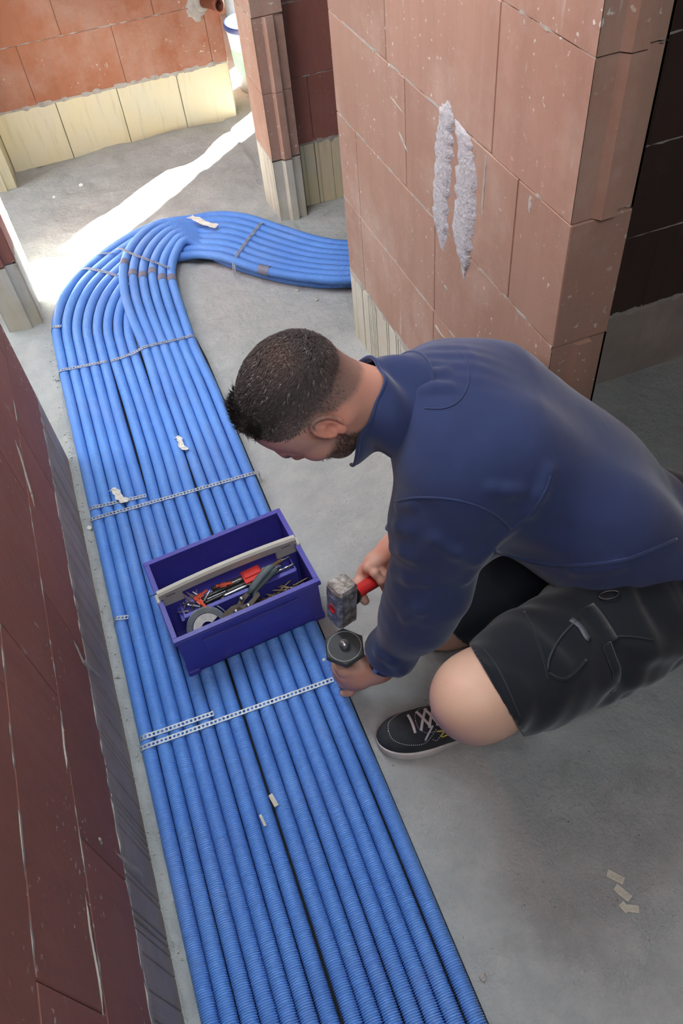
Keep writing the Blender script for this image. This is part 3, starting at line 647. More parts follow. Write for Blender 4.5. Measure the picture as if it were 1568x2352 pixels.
# ------------------------------------------------------------------ implicit surfaces for the figure
class Grid:
    def __init__(s, lo, hi, h):
        s.lo = np.array(lo, float); s.h = h; s.n = np.ceil((np.array(hi) - s.lo) / h).astype(int) + 1
        s.F = np.full(s.n, .5, np.float32); s.ax = [s.lo[k] + h * np.arange(s.n[k]) for k in range(3)]
    def sub(s, lo, hi):
        a = np.clip(np.floor((np.array(lo) - s.lo) / s.h).astype(int), 0, s.n); b = np.clip(np.ceil((np.array(hi) - s.lo) / s.h).astype(int) + 1, 0, s.n)
        sl = tuple(slice(a[k], b[k]) for k in range(3)); g = np.meshgrid(*[s.ax[k][sl[k]] for k in range(3)], indexing='ij', sparse=True); return sl, g
    def union(s, sl, d, k):
        f = s.F[sl]; d = d.astype(np.float32)
        if k > 0:
            hh = np.maximum(k - np.abs(f - d), 0) / k; s.F[sl] = np.minimum(f, d) - hh * hh * k / 4
        else: s.F[sl] = np.minimum(f, d)
    def cone(s, a, b, ra, rb, k=.02, op='u'):
        a, b = np.array(a, float), np.array(b, float); m_ = max(ra, rb) + k + 3 * s.h + .01
        sl, (x, y, z) = s.sub(np.minimum(a, b) - m_, np.maximum(a, b) + m_); ab = b - a; L2 = ab @ ab + 1e-12
        px, py, pz = x - a[0], y - a[1], z - a[2]; t = np.clip((px * ab[0] + py * ab[1] + pz * ab[2]) / L2, 0, 1)
        d = np.sqrt((px - t * ab[0]) ** 2 + (py - t * ab[1]) ** 2 + (pz - t * ab[2]) ** 2) - (ra + (rb - ra) * t)
        s.op(sl, d, k, op)
    def op(s, sl, d, k, op):
        if op == 'u': s.union(sl, d, k)
        else:
            f = s.F[sl]; d = (-d).astype(np.float32); hh = np.maximum(k - np.abs(f - d), 0) / max(k, 1e-9); s.F[sl] = np.maximum(f, d) + hh * hh * k / 4
    def ell(s, c, r, k=.02, Mx=None, op='u'):
        c = np.array(c, float); r = np.array(r, float); m_ = r.max() + k + 3 * s.h + .01; sl, (x, y, z) = s.sub(c - m_, c + m_)
        p = [x - c[0], y - c[1], z - c[2]]
        if Mx is not None: p = [p[0] * Mx[0][j] + p[1] * Mx[1][j] + p[2] * Mx[2][j] for j in range(3)]
        q0 = np.sqrt((p[0] / r[0]) ** 2 + (p[1] / r[1]) ** 2 + (p[2] / r[2]) ** 2) + 1e-9
        q1 = np.sqrt((p[0] / r[0] ** 2) ** 2 + (p[1] / r[1] ** 2) ** 2 + (p[2] / r[2] ** 2) ** 2) + 1e-9
        s.op(sl, q0 * (q0 - 1) / q1, k, op)
    def chain(s, pts, k=.02):
        for (a, ra), (b, rb) in zip(pts[:-1], pts[1:]): s.cone(a, b, ra, rb, k)
    def half(s, p, n, k=.004):
        """keep the side where (x-p).n < 0"""
        x, y, z = np.meshgrid(*s.ax, indexing='ij', sparse=True); n = unit(n); d = ((x - p[0]) * n[0] + (y - p[1]) * n[1] + (z - p[2]) * n[2]).astype(np.float32)
        hh = np.maximum(k - np.abs(s.F - d), 0) / k; s.F = np.maximum(s.F, d) + hh * hh * k / 4
    def add(s, fn):
        g = np.meshgrid(*s.ax, indexing='ij', sparse=True); s.F = s.F + fn(*g).astype(np.float32)
    def mesh(s):
        F = s.F; neg = F < 0; n = s.n - 1
        cnt = np.zeros(n, np.int8)
        for i in (0, 1):
            for j in (0, 1):
                for k in (0, 1): cnt += neg[i:i + n[0], j:j + n[1], k:k + n[2]]
        act = (cnt > 0) & (cnt < 8); I = np.argwhere(act); vid = np.full(n, -1, np.int32); vid[act] = np.arange(len(I))
        C = np.array([[i, j, k] for i in (0, 1) for j in (0, 1) for k in (0, 1)])
        val = np.stack([F[I[:, 0] + c[0], I[:, 1] + c[1], I[:, 2] + c[2]] for c in C], 1)
        acc = np.zeros((len(I), 3)); num = np.zeros(len(I))
        for a in range(8):
            for b in range(a + 1, 8):
                if np.abs(C[a] - C[b]).sum() != 1: continue
                va, vb = val[:, a], val[:, b]; cr = (va < 0) != (vb < 0); t = np.where(cr, va / np.where(cr, va - vb, 1), 0)
                acc += np.where(cr[:, None], C[a] + (C[b] - C[a]) * t[:, None], 0); num += cr
        V = (I + acc / num[:, None]) * s.h + s.lo
        Q = []
        for ax in range(3):
            a1, a2 = (ax + 1) % 3, (ax + 2) % 3
            sh = [slice(1, n[k]) for k in range(3)]; sh[ax] = slice(0, n[ax])
            lo = [slice(1, n[k]) for k in range(3)]; lo[ax] = slice(0, n[ax]); hi = list(lo); hi[ax] = slice(1, n[ax] + 1)
            A, B = neg[tuple(lo)], neg[tuple(hi)]; E = np.argwhere(A != B)
            if not len(E): continue
            off = np.ones(3, int); off[ax] = 0; E = E + off; e1 = np.zeros(3, int); e1[a1] = 1; e2 = np.zeros(3, int); e2[a2] = 1
            g = lambda e: vid[e[:, 0], e[:, 1], e[:, 2]]
            q = np.stack([g(E - e1 - e2), g(E - e2), g(E), g(E - e1)], 1); inside = neg[E[:, 0], E[:, 1], E[:, 2]]
            Q.append(np.where(inside[:, None], q, q[:, ::-1]))
        Q = np.concatenate(Q); return V, Q[(Q >= 0).all(1)]
def smoothstep(a, b, x): t = np.clip((x - a) / (b - a), 0, 1); return t * t * (3 - 2 * t)
def n3(V, sc, seed):
    return (vnoise(V[:, 0] + .37 * V[:, 2], V[:, 1] - .21 * V[:, 2], sc, seed) + vnoise(V[:, 1] + .3 * V[:, 0], V[:, 2], sc, seed + 1) + vnoise(V[:, 2], V[:, 0], sc, seed + 2)) / 3
def joinVQ(parts):
    Vs, Qs, Cs, n = [], [], [], 0
    for V, Q, c in parts: Vs.append(V); Qs.append(Q + n); Cs.append(np.broadcast_to(c, (len(V), 3))); n += len(V)
    return np.concatenate(Vs), np.concatenate(Qs), np.concatenate(Cs)
SK = np.array(S(212, 170, 150)[:3]); SKR = np.array(S(208, 136, 116)[:3]); SKP = np.array(S(216, 182, 156)[:3])
HAIR = np.array(S(66, 61, 60)[:3]); HAIRG = np.array(S(88, 80, 77)[:3]); BEARD = np.array(S(58, 44, 34)[:3])

# ---- pose (world joints)
HC = np.array([.230, .993, .826])                                   # middle of the head
HF = unit([-.46, 0.02, -.89]); HU = unit(np.array([-.89, .02, .46])); HU = unit(HU - HF * (HU @ HF)); HL = np.cross(HU, HF)
def hw(p): p = np.asarray(p, float); return HC + p[..., 0:1] * HF + p[..., 1:2] * HU + p[..., 2:3] * HL
LSH = np.array([.437, .848, .672]); RSH = np.array([.525, 1.09, .640])
LEL = np.array([.362, .795, .395]); LWR = np.array([.262, .833, .128])
REL = np.array([.520, 1.075, .36]); RWR = np.array([.375, 1.018, .285])
NECK = np.array([.408, .985, .740])
SP1 = np.array([.555, .935, .685]); SP2 = np.array([.710, .812, .530]); SP3 = np.array([.885, .712, .360])
LHIP = np.array([.80, .640, .365]); RHIP = np.array([.855, .815, .365])
LKN = np.array([.346, .548, .450]); LAN = np.array([.432, .690, .095])
RKN = np.array([.452, .918, .078]); RAN = np.array([.850, .900, .075])
man = empty('person', (.55, .80, 0)); tag(man, 'man crouching over the conduits in navy pullover and dark shorts holding hammer and chisel', 'person')

# ---- head, in its own axes (a forward, b up, c to his left)
g = Grid((-.135, -.215, -.105), (.150, .150, .105), .0021)
g.ell((-.014, .028, 0), (.099, .090, .0775), .01)
g.ell((.030, .020, 0), (.072, .082, .069), .03)
g.ell((.042, -.030, 0), (.060, .085, .061), .03)
g.ell((.040, -.072, 0), (.060, .044, .055), .03)
for s_ in (1, -1):
    g.cone((-.012, -.050, s_ * .058), (.078, -.098, s_ * .020), .016, .018, .03)
    g.ell((.072, -.034, s_ * .044), (.022, .020, .020), .025)
g.ell((.094, -.098, 0), (.022, .020, .026), .025)
g.cone((.093, .014, .034), (.101, .016, .008), .011, .010, .018); g.cone((.093, .014, -.034), (.101, .016, -.008), .011, .010, .018)
for s_ in (1, -1):
    g.ell((.104, -.006, s_ * .032), (.016, .012, .017), .012, op='d'); g.ell((.089, -.007, s_ * .032), (.0135, .0125, .0145), .004)
g.cone((.099, .008, 0), (.124, -.027, 0), .0085, .0105, .014); g.ell((.125, -.030, 0), (.011, .010, .011), .01)
for s_ in (1, -1): g.ell((.114, -.034, s_ * .0115), (.010, .008, .0075), .008)
g.ell((.100, -.062, 0), (.016, .016, .026), .015)
g.cone((.1135, -.0585, .014), (.1135, -.0585, -.014), .006, .006, .006); g.cone((.111, -.0700, .012), (.111, -.0700, -.012), .0065, .0065, .006)
g.cone((.120, -.0645, .020), (.120, -.0645, -.020), .0022, .0022, .003, 'd')
g.cone((-.012, -.045, 0), (.012, -.185, .004), .054, .054, .03); g.cone((-.035, -.020, 0), (-.012, -.17, .004), .046, .048, .03)
for s_ in (1, -1):   # ears: leaf with rolled rim, hollow and lobe
    ex = np.array([-.004, -.012, s_ * .0755]); E = basis((-.30, .0, s_ * 1.), (0, 1, 0)); E = np.stack([E[:, 0], E[:, 1], E[:, 2]], 1)
    P3 = lambda u, v, w_: ex + E[:, 0] * u + E[:, 1] * v + E[:, 2] * w_
    sg = 1 if (E[:, 1] @ np.array([-1, 0, 0])) > 0 else -1
    g.ell(P3(.004, 0, .006), (.029, .0165, .006), .006, E)
    th_ = np.linspace(-2.2, 2.45, 15); rim = [P3(.004 + .0295 * math.cos(t_), sg * (.001 + .0175 * math.sin(t_)), .0125 + .002 * math.sin(t_)) for t_ in th_]
    for p_, q_ in zip(rim[:-1], rim[1:]): g.cone(p_, q_, .0037, .0037, .003)
    g.ell(P3(-.004, -sg * .002, .014), (.012, .0085, .008), .004, E, 'd'); g.ell(P3(.014, sg * .002, .014), (.010, .005, .005), .004, E, 'd')
    g.ell(P3(-.025, -sg * .003, .009), (.009, .008, .005), .006, E); g.cone(P3(-.006, -sg * .013, .009), P3(-.010, -sg * .013, .010), .004, .0035, .004)
HV, HQ = g.mesh(); hg = g
a_, b_, c_ = HV[:, 0], HV[:, 1], HV[:, 2]; ac = np.abs(c_)
nz = n3(HV, 90, 21); nz2 = n3(HV, 260, 25); nz3 = n3(HV, 25, 29)
hcol = SK + (SKR - SK) * (smoothstep(.02, .10, a_) * .5 + smoothstep(-.05, .0, -b_ + .0) * .35 * (a_ < .03) + .25 * (nz3 - .5))[:, None].clip(0, 1)
near_ear = np.exp(-(((a_ + .004) / .03) ** 2 + ((b_ + .012) / .04) ** 2)) * (ac > .06); hcol += (SKR * 1.05 - hcol) * (near_ear * .75)[:, None]
# hairline: front above the brow, down past the temple to the sideburn, round the ear, then the nape
edge = np.where(a_ > .035, .070 - 1.0 * np.clip(a_ - .035, 0, .05) * 0 + (.072 - ac) * .1, np.where(a_ > -.02, -.005 + (a_ + .02) * 1.1, -.012 - np.clip(-.02 - a_, 0, .06) * 1.1))
edge = np.where(a_ > .035, np.maximum(edge, .066 + (a_ - .035) * 1.1), edge)
inh = smoothstep(-.010, .012, b_ - edge + .006 * (nz - .5) * 3)
inh *= 1 - smoothstep(.5, 1, near_ear) * (b_ < .016)
top = smoothstep(.005, .080, b_ + .55 * np.clip(-a_ - .01, 0, 1)) ; crown = np.exp(-(((a_ + .070) / .034) ** 2 + ((b_ - .074) / .030) ** 2 + ((c_ - .012) / .034) ** 2))
SIDE = np.array(S(124, 106, 100)[:3]); hairc = SIDE + (HAIR - SIDE) * (smoothstep(.0, .75, top))[:, None]; hairc = hairc * (.75 + .5 * nz2)[:, None]
dens = inh * (.70 + .27 * smoothstep(0, .5, top)) * (1 - .45 * crown) * np.clip(.8 + .4 * nz2, 0, 1)
hcol = hcol + (hairc - hcol) * dens.clip(0, 1)[:, None]
brd = smoothstep(.005, .03, a_ + .004) * smoothstep(-.038, -.062, b_ + .25 * np.clip(a_ - .06, -1, .1) * 0 - .10 * (.055 - np.clip(a_, 0, .055))) * (b_ > -.13)
brd = np.maximum(brd, np.exp(-(((b_ + .047) / .009) ** 2)) * (a_ > .095) * (ac < .026) * .8); lips = np.exp(-(((b_ + .0645) / .011) ** 2)) * (a_ > .105) * (ac < .021)
brd *= (1 - lips) * np.clip(.55 + .9 * nz2, 0, 1) * .85
hcol = hcol + (BEARD - hcol) * brd.clip(0, 1)[:, None]; hcol += (np.array(S(176, 96, 84)[:3]) - hcol) * (lips * .6)[:, None]
brow = np.exp(-(((b_ - .019 + .15 * np.abs(ac - .030)) / .0055) ** 2)) * (a_ > .085) * (ac > .012) * (ac < .052); hcol += (HAIR - hcol) * (brow * .85)[:, None]

# ---- hands
def finger(g, pts, r0, r1, k=.004): 
    rs = np.linspace(r0, r1, len(pts))
    for (p, ra), (q, rb) in zip(zip(pts[:-1], rs[:-1]), zip(pts[1:], rs[1:])): g.cone(p, q, ra, rb, k)
def curl(mcp, along, ax0, ax1, shaft_c, axis, r, L, a0, sweep):
    """finger wrapped round a shaft: returns joints on a circle of radius r round shaft_c"""
    return [shaft_c + along * axis + r * (math.cos(t) * ax0 + math.sin(t) * ax1) for t in np.linspace(a0, a0 + sweep, 5)]
CH_C = np.array([.1985, .880, .0]); CH_T = np.array([.2015, .872, .212])     # chisel foot and top
cax = unit(CH_T - CH_C); e0 = unit(np.array([0, -1, 0]) - cax * (cax @ np.array([0, -1, 0]))); e1 = np.cross(cax, e0)      # e0 to the camera, e1 = cross
if e1[0] > 0: e1 = -e1                                                    # e1 points to -x (left in the picture)
def chp(z): return CH_C + cax * z
lg = Grid((.13, .76, .0), (.34, .95, .25), .0019)
lg.ell(chp(.112) + e0 * .034 - e1 * .012, (.036, .017, .046), .012, basis(cax, e1)[:, [0, 1, 2]])
lg.cone(chp(.118) + e0 * .034 - e1 * .020, LWR + np.array([.012, 0, .0]), .027, .026, .03)
lg.cone(LWR, LEL + (LWR - LEL) * .5, .0275, .036, .02)
for k, (z, r_, L_) in enumerate([(.148, .0098, 1.), (.127, .0102, 1.05), (.106, .0098, 1.0), (.087, .0086, .88)]):
    rad = .0235 + .001 * (k == 1); sw = [3.5, 3.7, 3.6, 3.3][k]
    pts = [chp(z - .004) + e0 * .038 - e1 * .006] + [chp(z - .003 * j) + rad * (math.cos(t) * e0 + math.sin(t) * e1) * (1.28 if j == 0 else 1) for j, t in enumerate(np.linspace(.62, .62 + sw * .78, 6))]
    finger(lg, pts, r_ * 1.12, r_ * .86, .005); lg.ell(pts[1], (r_ * 1.22,) * 3, .006)
    if k == 3: tip4 = pts[-1]
tb_ = [LWR + np.array([-.012, .012, .014]), chp(.150) + e0 * .020 - e1 * .028, chp(.163) - e0 * .006 - e1 * .0255, chp(.166) - e0 * .024 - e1 * .012, chp(.166) - e0 * .028 + e1 * .006]
finger(lg, tb_, .0150, .0098, .010)
# little finger tip pressed on the conduit, seen below the hand
pk = [chp(.086) + e0 * .036 - e1 * .010, chp(.072) + e0 * .042 + e1 * .010, chp(.066) + e0 * .038 + e1 * .018, chp(.062) + e0 * .034 + e1 * .024]
finger(lg, pk, .0095, .0082, .005)
LV, LQ = lg.mesh()
# right hand round the hammer handle
HH = np.array([.2245, .930, .292]); HB = np.array([.395, .985, .272])         # handle: head end -> butt
hax = unit(HB - HH); vv = unit(CAM - (HH + hax * .1)); f0 = unit(vv - hax * (vv @ hax)); f1 = np.cross(hax, f0)
if (RW.T @ f1)[1] > 0: f1 = -f1                                             # f1 points up in the picture
rg = Grid((.24, .90, .17), (.46, 1.12, .40), .0019)
hp = lambda s_: HH + hax * s_
rg.ell(hp(.118) + f1 * .030 + f0 * .004, (.040, .016, .030), .012, basis(f1, hax)[:, [0, 2, 1]] if False else np.stack([hax, f1, f0], 1))
rg.cone(hp(.122) + f1 * .030 + f0 * .004, RWR, .027, .027, .03); rg.cone(RWR, REL + (RWR - REL) * .55, .028, .036, .02)
for k, (s_, r_) in enumerate([(.086, .0098), (.107, .0102), (.128, .0098), (.147, .0086)]):
    rad = .0255
    pts = [hp(s_ + .006) + f1 * .036 + f0 * .008] + [hp(s_ + .001 * j) + rad * (math.cos(t) * f1 + math.sin(t) * f0) * (1.22 if j == 0 else 1.0) for j, t in enumerate(np.linspace(.55, 3.25, 6))]
    if k == 0: pts = [hp(.094) + f1 * .036 + f0 * .006, hp(.088) + f1 * .030 + f0 * .018, hp(.089) + f1 * .012 + f0 * .029, hp(.092) - f1 * .010 + f0 * .029, hp(.094) - f1 * .029 + f0 * .020]
    finger(rg, pts, r_ * 1.12, r_ * .88, .005); rg.ell(pts[1], (r_ * 1.2,) * 3, .006)
tb_ = [hp(.126) + f1 * .034 - f0 * .010, hp(.090) + f1 * .030 - f0 * .016, hp(.066) + f1 * .014 - f0 * .022, hp(.056) - f1 * .010 - f0 * .024, hp(.054) - f1 * .026 - f0 * .016]
finger(rg, tb_, .0150, .0098, .010)
RV, RQ = rg.mesh()

# ---- rest of the body, hidden under the clothes except knees, shin and ankle
bgd = Grid((.22, .44, .02), (1.04, 1.26, .92), .0048)
bgd.chain([(NECK + (HC - NECK) * .45, .045), (NECK, .045), (SP1, .06), (SP2, .07), (SP3, .08)], .03)
bgd.chain([(LSH, .05), (LEL, .042), (LWR, .027)], .03); bgd.chain([(RSH, .05), (REL, .042), (RWR, .027)], .03); bgd.cone(LSH, RSH, .05, .05, .03)
bgd.cone(SP3, (LHIP + RHIP) / 2, .10, .10, .06)
KD = unit(LKN - LHIP); SD = unit(LAN - LKN)
bgd.chain([(LHIP, .085), (LKN - KD * .05, .069), (LKN, .069)], .04)
bgd.ell(LKN + KD * .010 - SD * .010, (.066, .066, .066), .03); bgd.ell(LKN + KD * .022 + SD * .030, (.045, .045, .052), .03)
bgd.chain([(LKN + SD * .02, .066), (LKN + SD * .13 - KD * .020, .060), (LKN + SD * .25, .045), (LAN, .036)], .04)
bgd.chain([(RHIP, .085), (RKN - unit(RKN - RHIP) * .06, .066), (RKN + np.array([0, 0, -.012]), .058)], .04); bgd.chain([(RKN + np.array([.03, 0, -.012]), .056), (RKN + (RAN - RKN) * .4, .054), (RAN, .036)], .04)
bgd.cone(LAN, LAN + np.array([-.02, .004, -.045]), .036, .034, .02); bgd.cone(RAN, RAN + np.array([.06, 0, -.01]), .036, .034, .02)
BV, BQ = bgd.mesh()
nb = n3(BV, 18, 41)[:, None]; bcol = SKP + (SK - SKP) * np.clip(nb * 1.2 - .1, 0, 1)
low = smoothstep(.44, .39, BV[:, 2])[:, None] * (BV[:, 2] > .25)[:, None]; bcol = bcol + (SKR * 1.1 - bcol) * low * .45
hcl = lambda V, tips: (SK * .97 + (SKR - SK) * np.clip(n3(V, 40, 51) * 1.3 - .25, 0, 1)[:, None])
lcol = hcl(LV, None); rcol = hcl(RV, None)
V, Q, C_ = joinVQ([(hw(HV), HQ if np.linalg.det(np.stack([HF, HU, HL])) > 0 else HQ[:, ::-1], hcol), (BV, BQ, bcol), (LV, LQ, lcol), (RV, RQ, rcol)])
def col_mat(name, rough=.5, sss=.0, bump=None, sheen=0.):
    t = NT(name); at = t.n('ShaderNodeAttribute'); at.attribute_name = 'Col'; t.color(at.outputs['Color']).set(rough=rough, spec=.35)
    if sss: t.set(sss=sss); t.b.inputs['Subsurface Radius'].default_value = (.012, .005, .003); t.b.inputs['Subsurface Scale'].default_value = 1.0
    if bump: t.bump(t.noise(bump[0], 3, .6), bump[1], bump[2])
    return t.m
M['skin'] = col_mat('skin', .52, .12, (420, .25, .0008))
body = obj('body', V - np.array(man.location), Q, M['skin'], man, True, C_)

# ---- hair: strands combed forward, longer on top and at the fringe
M['hair'] = col_mat('hair', .8)
def proj_head(d):
    """march from outside along -d to the scalp"""
    p = np.array([-.014, .028, 0]) + d * .16
    for _ in range(24):
        q = (p - hg.lo) / hg.h; i = np.clip(q.astype(int), 0, hg.n - 2); f = hg.F[i[:, 0], i[:, 1], i[:, 2]]; p = p - d * np.maximum(f, 0)[:, None] * .8
    return p
N0 = 80000; d = rng.normal(size=(N0, 3)); d /= np.linalg.norm(d, axis=1)[:, None]; P0 = proj_head(d)
a, b, c = P0.T; edg = np.where(a > .035, np.maximum(.080, .072 + (a - .035) * 1.1), np.where(a > -.02, -.005 + (a + .02) * 1.1, -.012 - np.clip(-.02 - a, 0, .06) * 1.1))
keep = (b > edg + rng.normal(0, .004, N0)) & ~((np.abs(c) > .066) & (b < .020) & (np.abs(a + .004) < .026)); crw = np.exp(-(((a + .070) / .032) ** 2 + ((b - .074) / .030) ** 2 + ((c - .012) / .032) ** 2))
tp = smoothstep(.018, .095, b + .55 * np.clip(-a - .01, 0, 1)); keep &= rng.random(N0) > crw * .85; keep &= rng.random(N0) < .10 + .90 * smoothstep(.05, .55, tp)
P0, d, tp, crw = P0[keep], d[keep], tp[keep], crw[keep]; n = len(P0); a, b, c = P0.T
front = smoothstep(.0, .07, a)
Ls = (.0050 + .0025 * smoothstep(.1, .5, tp) + tp * (.010 + .013 * front)) * rng.uniform(.6, 1.25, n) * (1 - .88 * crw)
clump = np.stack([n3(P0, 60, 61) - .5, n3(P0, 60, 71) - .5, n3(P0, 60, 81) - .5], 1) * 3.2
dirn = d * (.55 + .25 * front)[:, None] + (np.array([.95, .05, 0]) * (1 - front)[:, None] + np.array([.30, .85, 0]) * front[:, None]) * (.6 + .4 * tp)[:, None] + np.array([0, -.75, 0]) * (1 - tp)[:, None] * (b < .05)[:, None] + clump * (.25 + .55 * tp)[:, None] + rng.normal(0, .13, (n, 3))
nrm = d / np.array([.099, .090, .0775]); nrm /= np.linalg.norm(nrm, axis=1)[:, None]
dirn += np.stack([-(b - .074) * 9, (a + .070) * 9, c * 0], 1) * crw[:, None]
dirn -= nrm * (dirn * nrm).sum(1)[:, None]; dirn /= np.linalg.norm(dirn, axis=1)[:, None] + 1e-9; dirn += nrm * (.30 + .35 * front * tp - .12 * crw)[:, None]
dirn /= np.linalg.norm(dirn, axis=1)[:, None]; side = np.cross(dirn, d); side /= np.linalg.norm(side, axis=1)[:, None] + 1e-9
wd = (.0007 + .0003 * tp)[:, None]; mid = P0 + dirn * Ls[:, None] * .55 + d * Ls[:, None] * .10; tip = P0 + dirn * Ls[:, None] - d * Ls[:, None] * .06
V = np.stack([P0 - side * wd - d * .001, P0 + side * wd - d * .001, mid + side * wd * .8, mid - side * wd * .8, tip], 1).reshape(-1, 3)
k = np.arange(n) * 5; F = np.concatenate([np.stack([k, k + 1, k + 2, k + 3], 1), np.stack([k + 3, k + 2, k + 4, k + 4], 1)])
F = [tuple(f) for f in F[:n]] + [tuple(f[:3]) for f in F[n:]]
gry = rng.random(n) < .035 * (1 - front * .6); hc = HAIR + (SIDE - HAIR) * (1 - tp)[:, None] * .9; hc = hc * rng.uniform(.6, 1.25, (n, 1)); hc[gry] = np.array(S(138, 132, 128)[:3])
hc = hc + (np.array(S(92, 66, 50)[:3]) - hc) * (crw * .7)[:, None]
hair = obj('hair', hw(V) - np.array(man.location), F, M['hair'], man, False, np.repeat(hc, 5, 0)); hair['kind'] = 'stuff'; hair['label'] = 'short dark hair, thin at the crown, greying sides'
# beard stubble
N1 = 26000; d = rng.normal(size=(N1, 3)); d /= np.linalg.norm(d, axis=1)[:, None]; P0 = proj_head(d); a, b, c = P0.T
kb = (a > .012) & (b < -.048 + .10 * (.055 - np.clip(a, 0, .055)) + rng.normal(0, .004, N1)) & (b > -.128) & ~((a > .104) & (np.abs(c) < .020) & (b > -.078) & (b < -.054)); P0, d = P0[kb], d[kb]; n = len(P0)
dirn = d * .8 + np.array([.25, -.6, 0]) + rng.normal(0, .35, (n, 3)); dirn /= np.linalg.norm(dirn, axis=1)[:, None]; side = np.cross(dirn, d); side /= np.linalg.norm(side, axis=1)[:, None] + 1e-9
L_ = rng.uniform(.003, .007, n)[:, None]; V = np.stack([P0 - side * .0005, P0 + side * .0005, P0 + dirn * L_], 1).reshape(-1, 3); k = np.arange(n) * 3
bo = obj('beard', hw(V) - np.array(man.location), np.stack([k, k + 1, k + 2], 1), M['hair'], man, False, np.repeat(BEARD * rng.uniform(.6, 1.7, (n, 1)), 3, 0)); bo['kind'] = 'stuff'; bo['label'] = 'short dark brown beard'
# ---- navy pullover
def cloth_mat(name, c, c2, weave=900, bump=.2):
    t = NT(name); v = t.pos
    col = t.mix(t.ramp(t.noise(7, 4, .6, v), [(.3, 0), (.7, 1)]), c, c2)
    dirt = t.ramp(t.noise(9, 6, .7, v), [(.66, 0), (.80, .25)]); col = t.mix(dirt, col, S(92, 92, 100))
    t.color(col).set(rough=.92, spec=.15, sheen=.25)
    t.bump(t.math('ADD', t.noise(weave, 2, .5, v), t.math('MULTIPLY', t.noise(22, 3, .6, v), 1.5)), bump, .0012); return t.m
M['navy'] = cloth_mat('navy_jersey', S(50, 64, 104), S(43, 55, 92))
M['shorts'] = cloth_mat('black_workwear', S(31, 36, 43), S(25, 30, 36), 1200, .2)
j = Grid((.18, .52, .06), (1.20, 1.26, .90), .0052)
LAT1 = unit(LSH - RSH); LAT3 = unit([-.12, -.98, .02])
for sg in (1, -1):
    j.chain([(NECK * .6 + SP1 * .4 + LAT1 * sg * .060, .088), (SP1 + LAT1 * sg * .078 + np.array([0, 0, -.03]), .116), (SP2 + LAT1 * sg * .072 + np.array([0, 0, -.02]), .118), (SP3 + LAT3 * sg * .075 + np.array([0, 0, -.02]), .108), (SP3 + LAT3 * sg * .080 + np.array([.05, -.01, -.06]), .104)], .08)
j.cone(LSH + np.array([.03, 0, 0]), RSH, .088, .088, .07); j.cone(NECK * .72 + SP1 * .28, NECK * .45 + SP1 * .55, .070, .10, .06)
j.ell((.60, .90, .58), (.16, .15, .12), .08)
UA = unit(LEL - LSH); FA = unit(LWR - LEL)
j.chain([(LSH, .094), (LSH + UA * .10, .090), (LEL - UA * .04, .074), (LEL + FA * .05, .066), (LWR - FA * .075, .047), (LWR - FA * .050, .043)], .05)
j.chain([(RSH, .092), (REL, .066), (RWR + unit(REL - RWR) * .045, .045)], .04)
j.half(LWR - FA * .022, FA, .003)  if False else None
# hem: everything below / behind a plane through the waist is cut away, cuff ends cut square
def jfold(x, y, z):
    P = [x - LSH[0], y - LSH[1], z - LSH[2]]; t = P[0] * UA[0] + P[1] * UA[1] + P[2] * UA[2]
    near = np.exp(-((x - .36) ** 2 + (y - .82) ** 2) / .022) * np.exp(-((z - .44) / .20) ** 2)
    f = .0004 * np.sin(t * 150 + y * 60 + 3 * np.sin(z * 21)) * near * (x < .345)
    e2 = np.exp(-(((x - LEL[0] - .02) / .07) ** 2 + ((y - LEL[1] + .02) / .09) ** 2 + ((z - LEL[2]) / .09) ** 2)); f = f + .0005 * np.sin(z * 70 + x * 95 + 2 * np.sin(y * 40)) * e2
    cf = np.exp(-(((x - LWR[0]) / .07) ** 2 + ((y - LWR[1]) / .07) ** 2 + ((z - LWR[2] - .06) / .06) ** 2)); f = f + .0004 * np.sin((z + x * .6) * 150 + y * 40) * cf
    arm = np.exp(-(((x - .56) / .10) ** 2 + ((y - .76) / .10) ** 2 + ((z - .56) / .10) ** 2)); f = f + .003 * np.sin((x * .8 + z * 1.3 + y * .5) * 55) * arm
    hem = np.exp(-((x - .80) / .15) ** 2) * np.exp(-((z - .40) / .08) ** 2); f = f + .004 * np.sin(z * 130 + x * 18) * hem
    nk = np.exp(-(((x - .50) / .07) ** 2 + ((y - .99) / .08) ** 2 + ((z - .82) / .05) ** 2)); f = f + .0014 * np.sin((y * 1.2 + z * .5 + .8 * x) * 130) * nk
    return f
j.add(jfold)
_v, _q = j.mesh(); _b = BVHTree.FromPolygons(_v.tolist(), _q.tolist())
for px_, r_ in (([(1172, 1212), (1120, 1262), (1075, 1330)], .009), ([(1130, 1122), (1165, 1128), (1195, 1130)], .006), ([(893, 1165), (915, 1158), (945, 1156)], .007), ([(896, 1212), (915, 1212), (940, 1218)], .007),
                ([(900, 1262), (925, 1268), (950, 1282)], .007), ([(902, 1312), (935, 1328), (985, 1338)], .008), ([(965, 872), (990, 860), (1022, 852)], .006), ([(968, 896), (995, 890), (1030, 888)], .006),
                ([(1215, 1178), (1240, 1135), (1262, 1085)], .008), ([(930, 1420), (965, 1400), (1000, 1360)], .007), ([(868, 1500), (900, 1520), (925, 1545)], .006), ([(1110, 1280), (1200, 1302), (1320, 1310), (1420, 1300)], .008),
                ([(1000, 1240), (1050, 1270), (1090, 1290)], .008)):
    fp = []
    for a in px_:
        rr_ = ray(*a); q_ = _b.ray_cast(Vector(CAM), Vector(rr_ / np.linalg.norm(rr_)))
        if q_[0] is not None: fp.append(np.array(q_[0]) - np.array(q_[1]) * (r_ * .62))
    for a, b in zip(fp[:-1], fp[1:]):
        if np.linalg.norm(a - b) < .16: j.cone(a, b, r_, r_, .018)
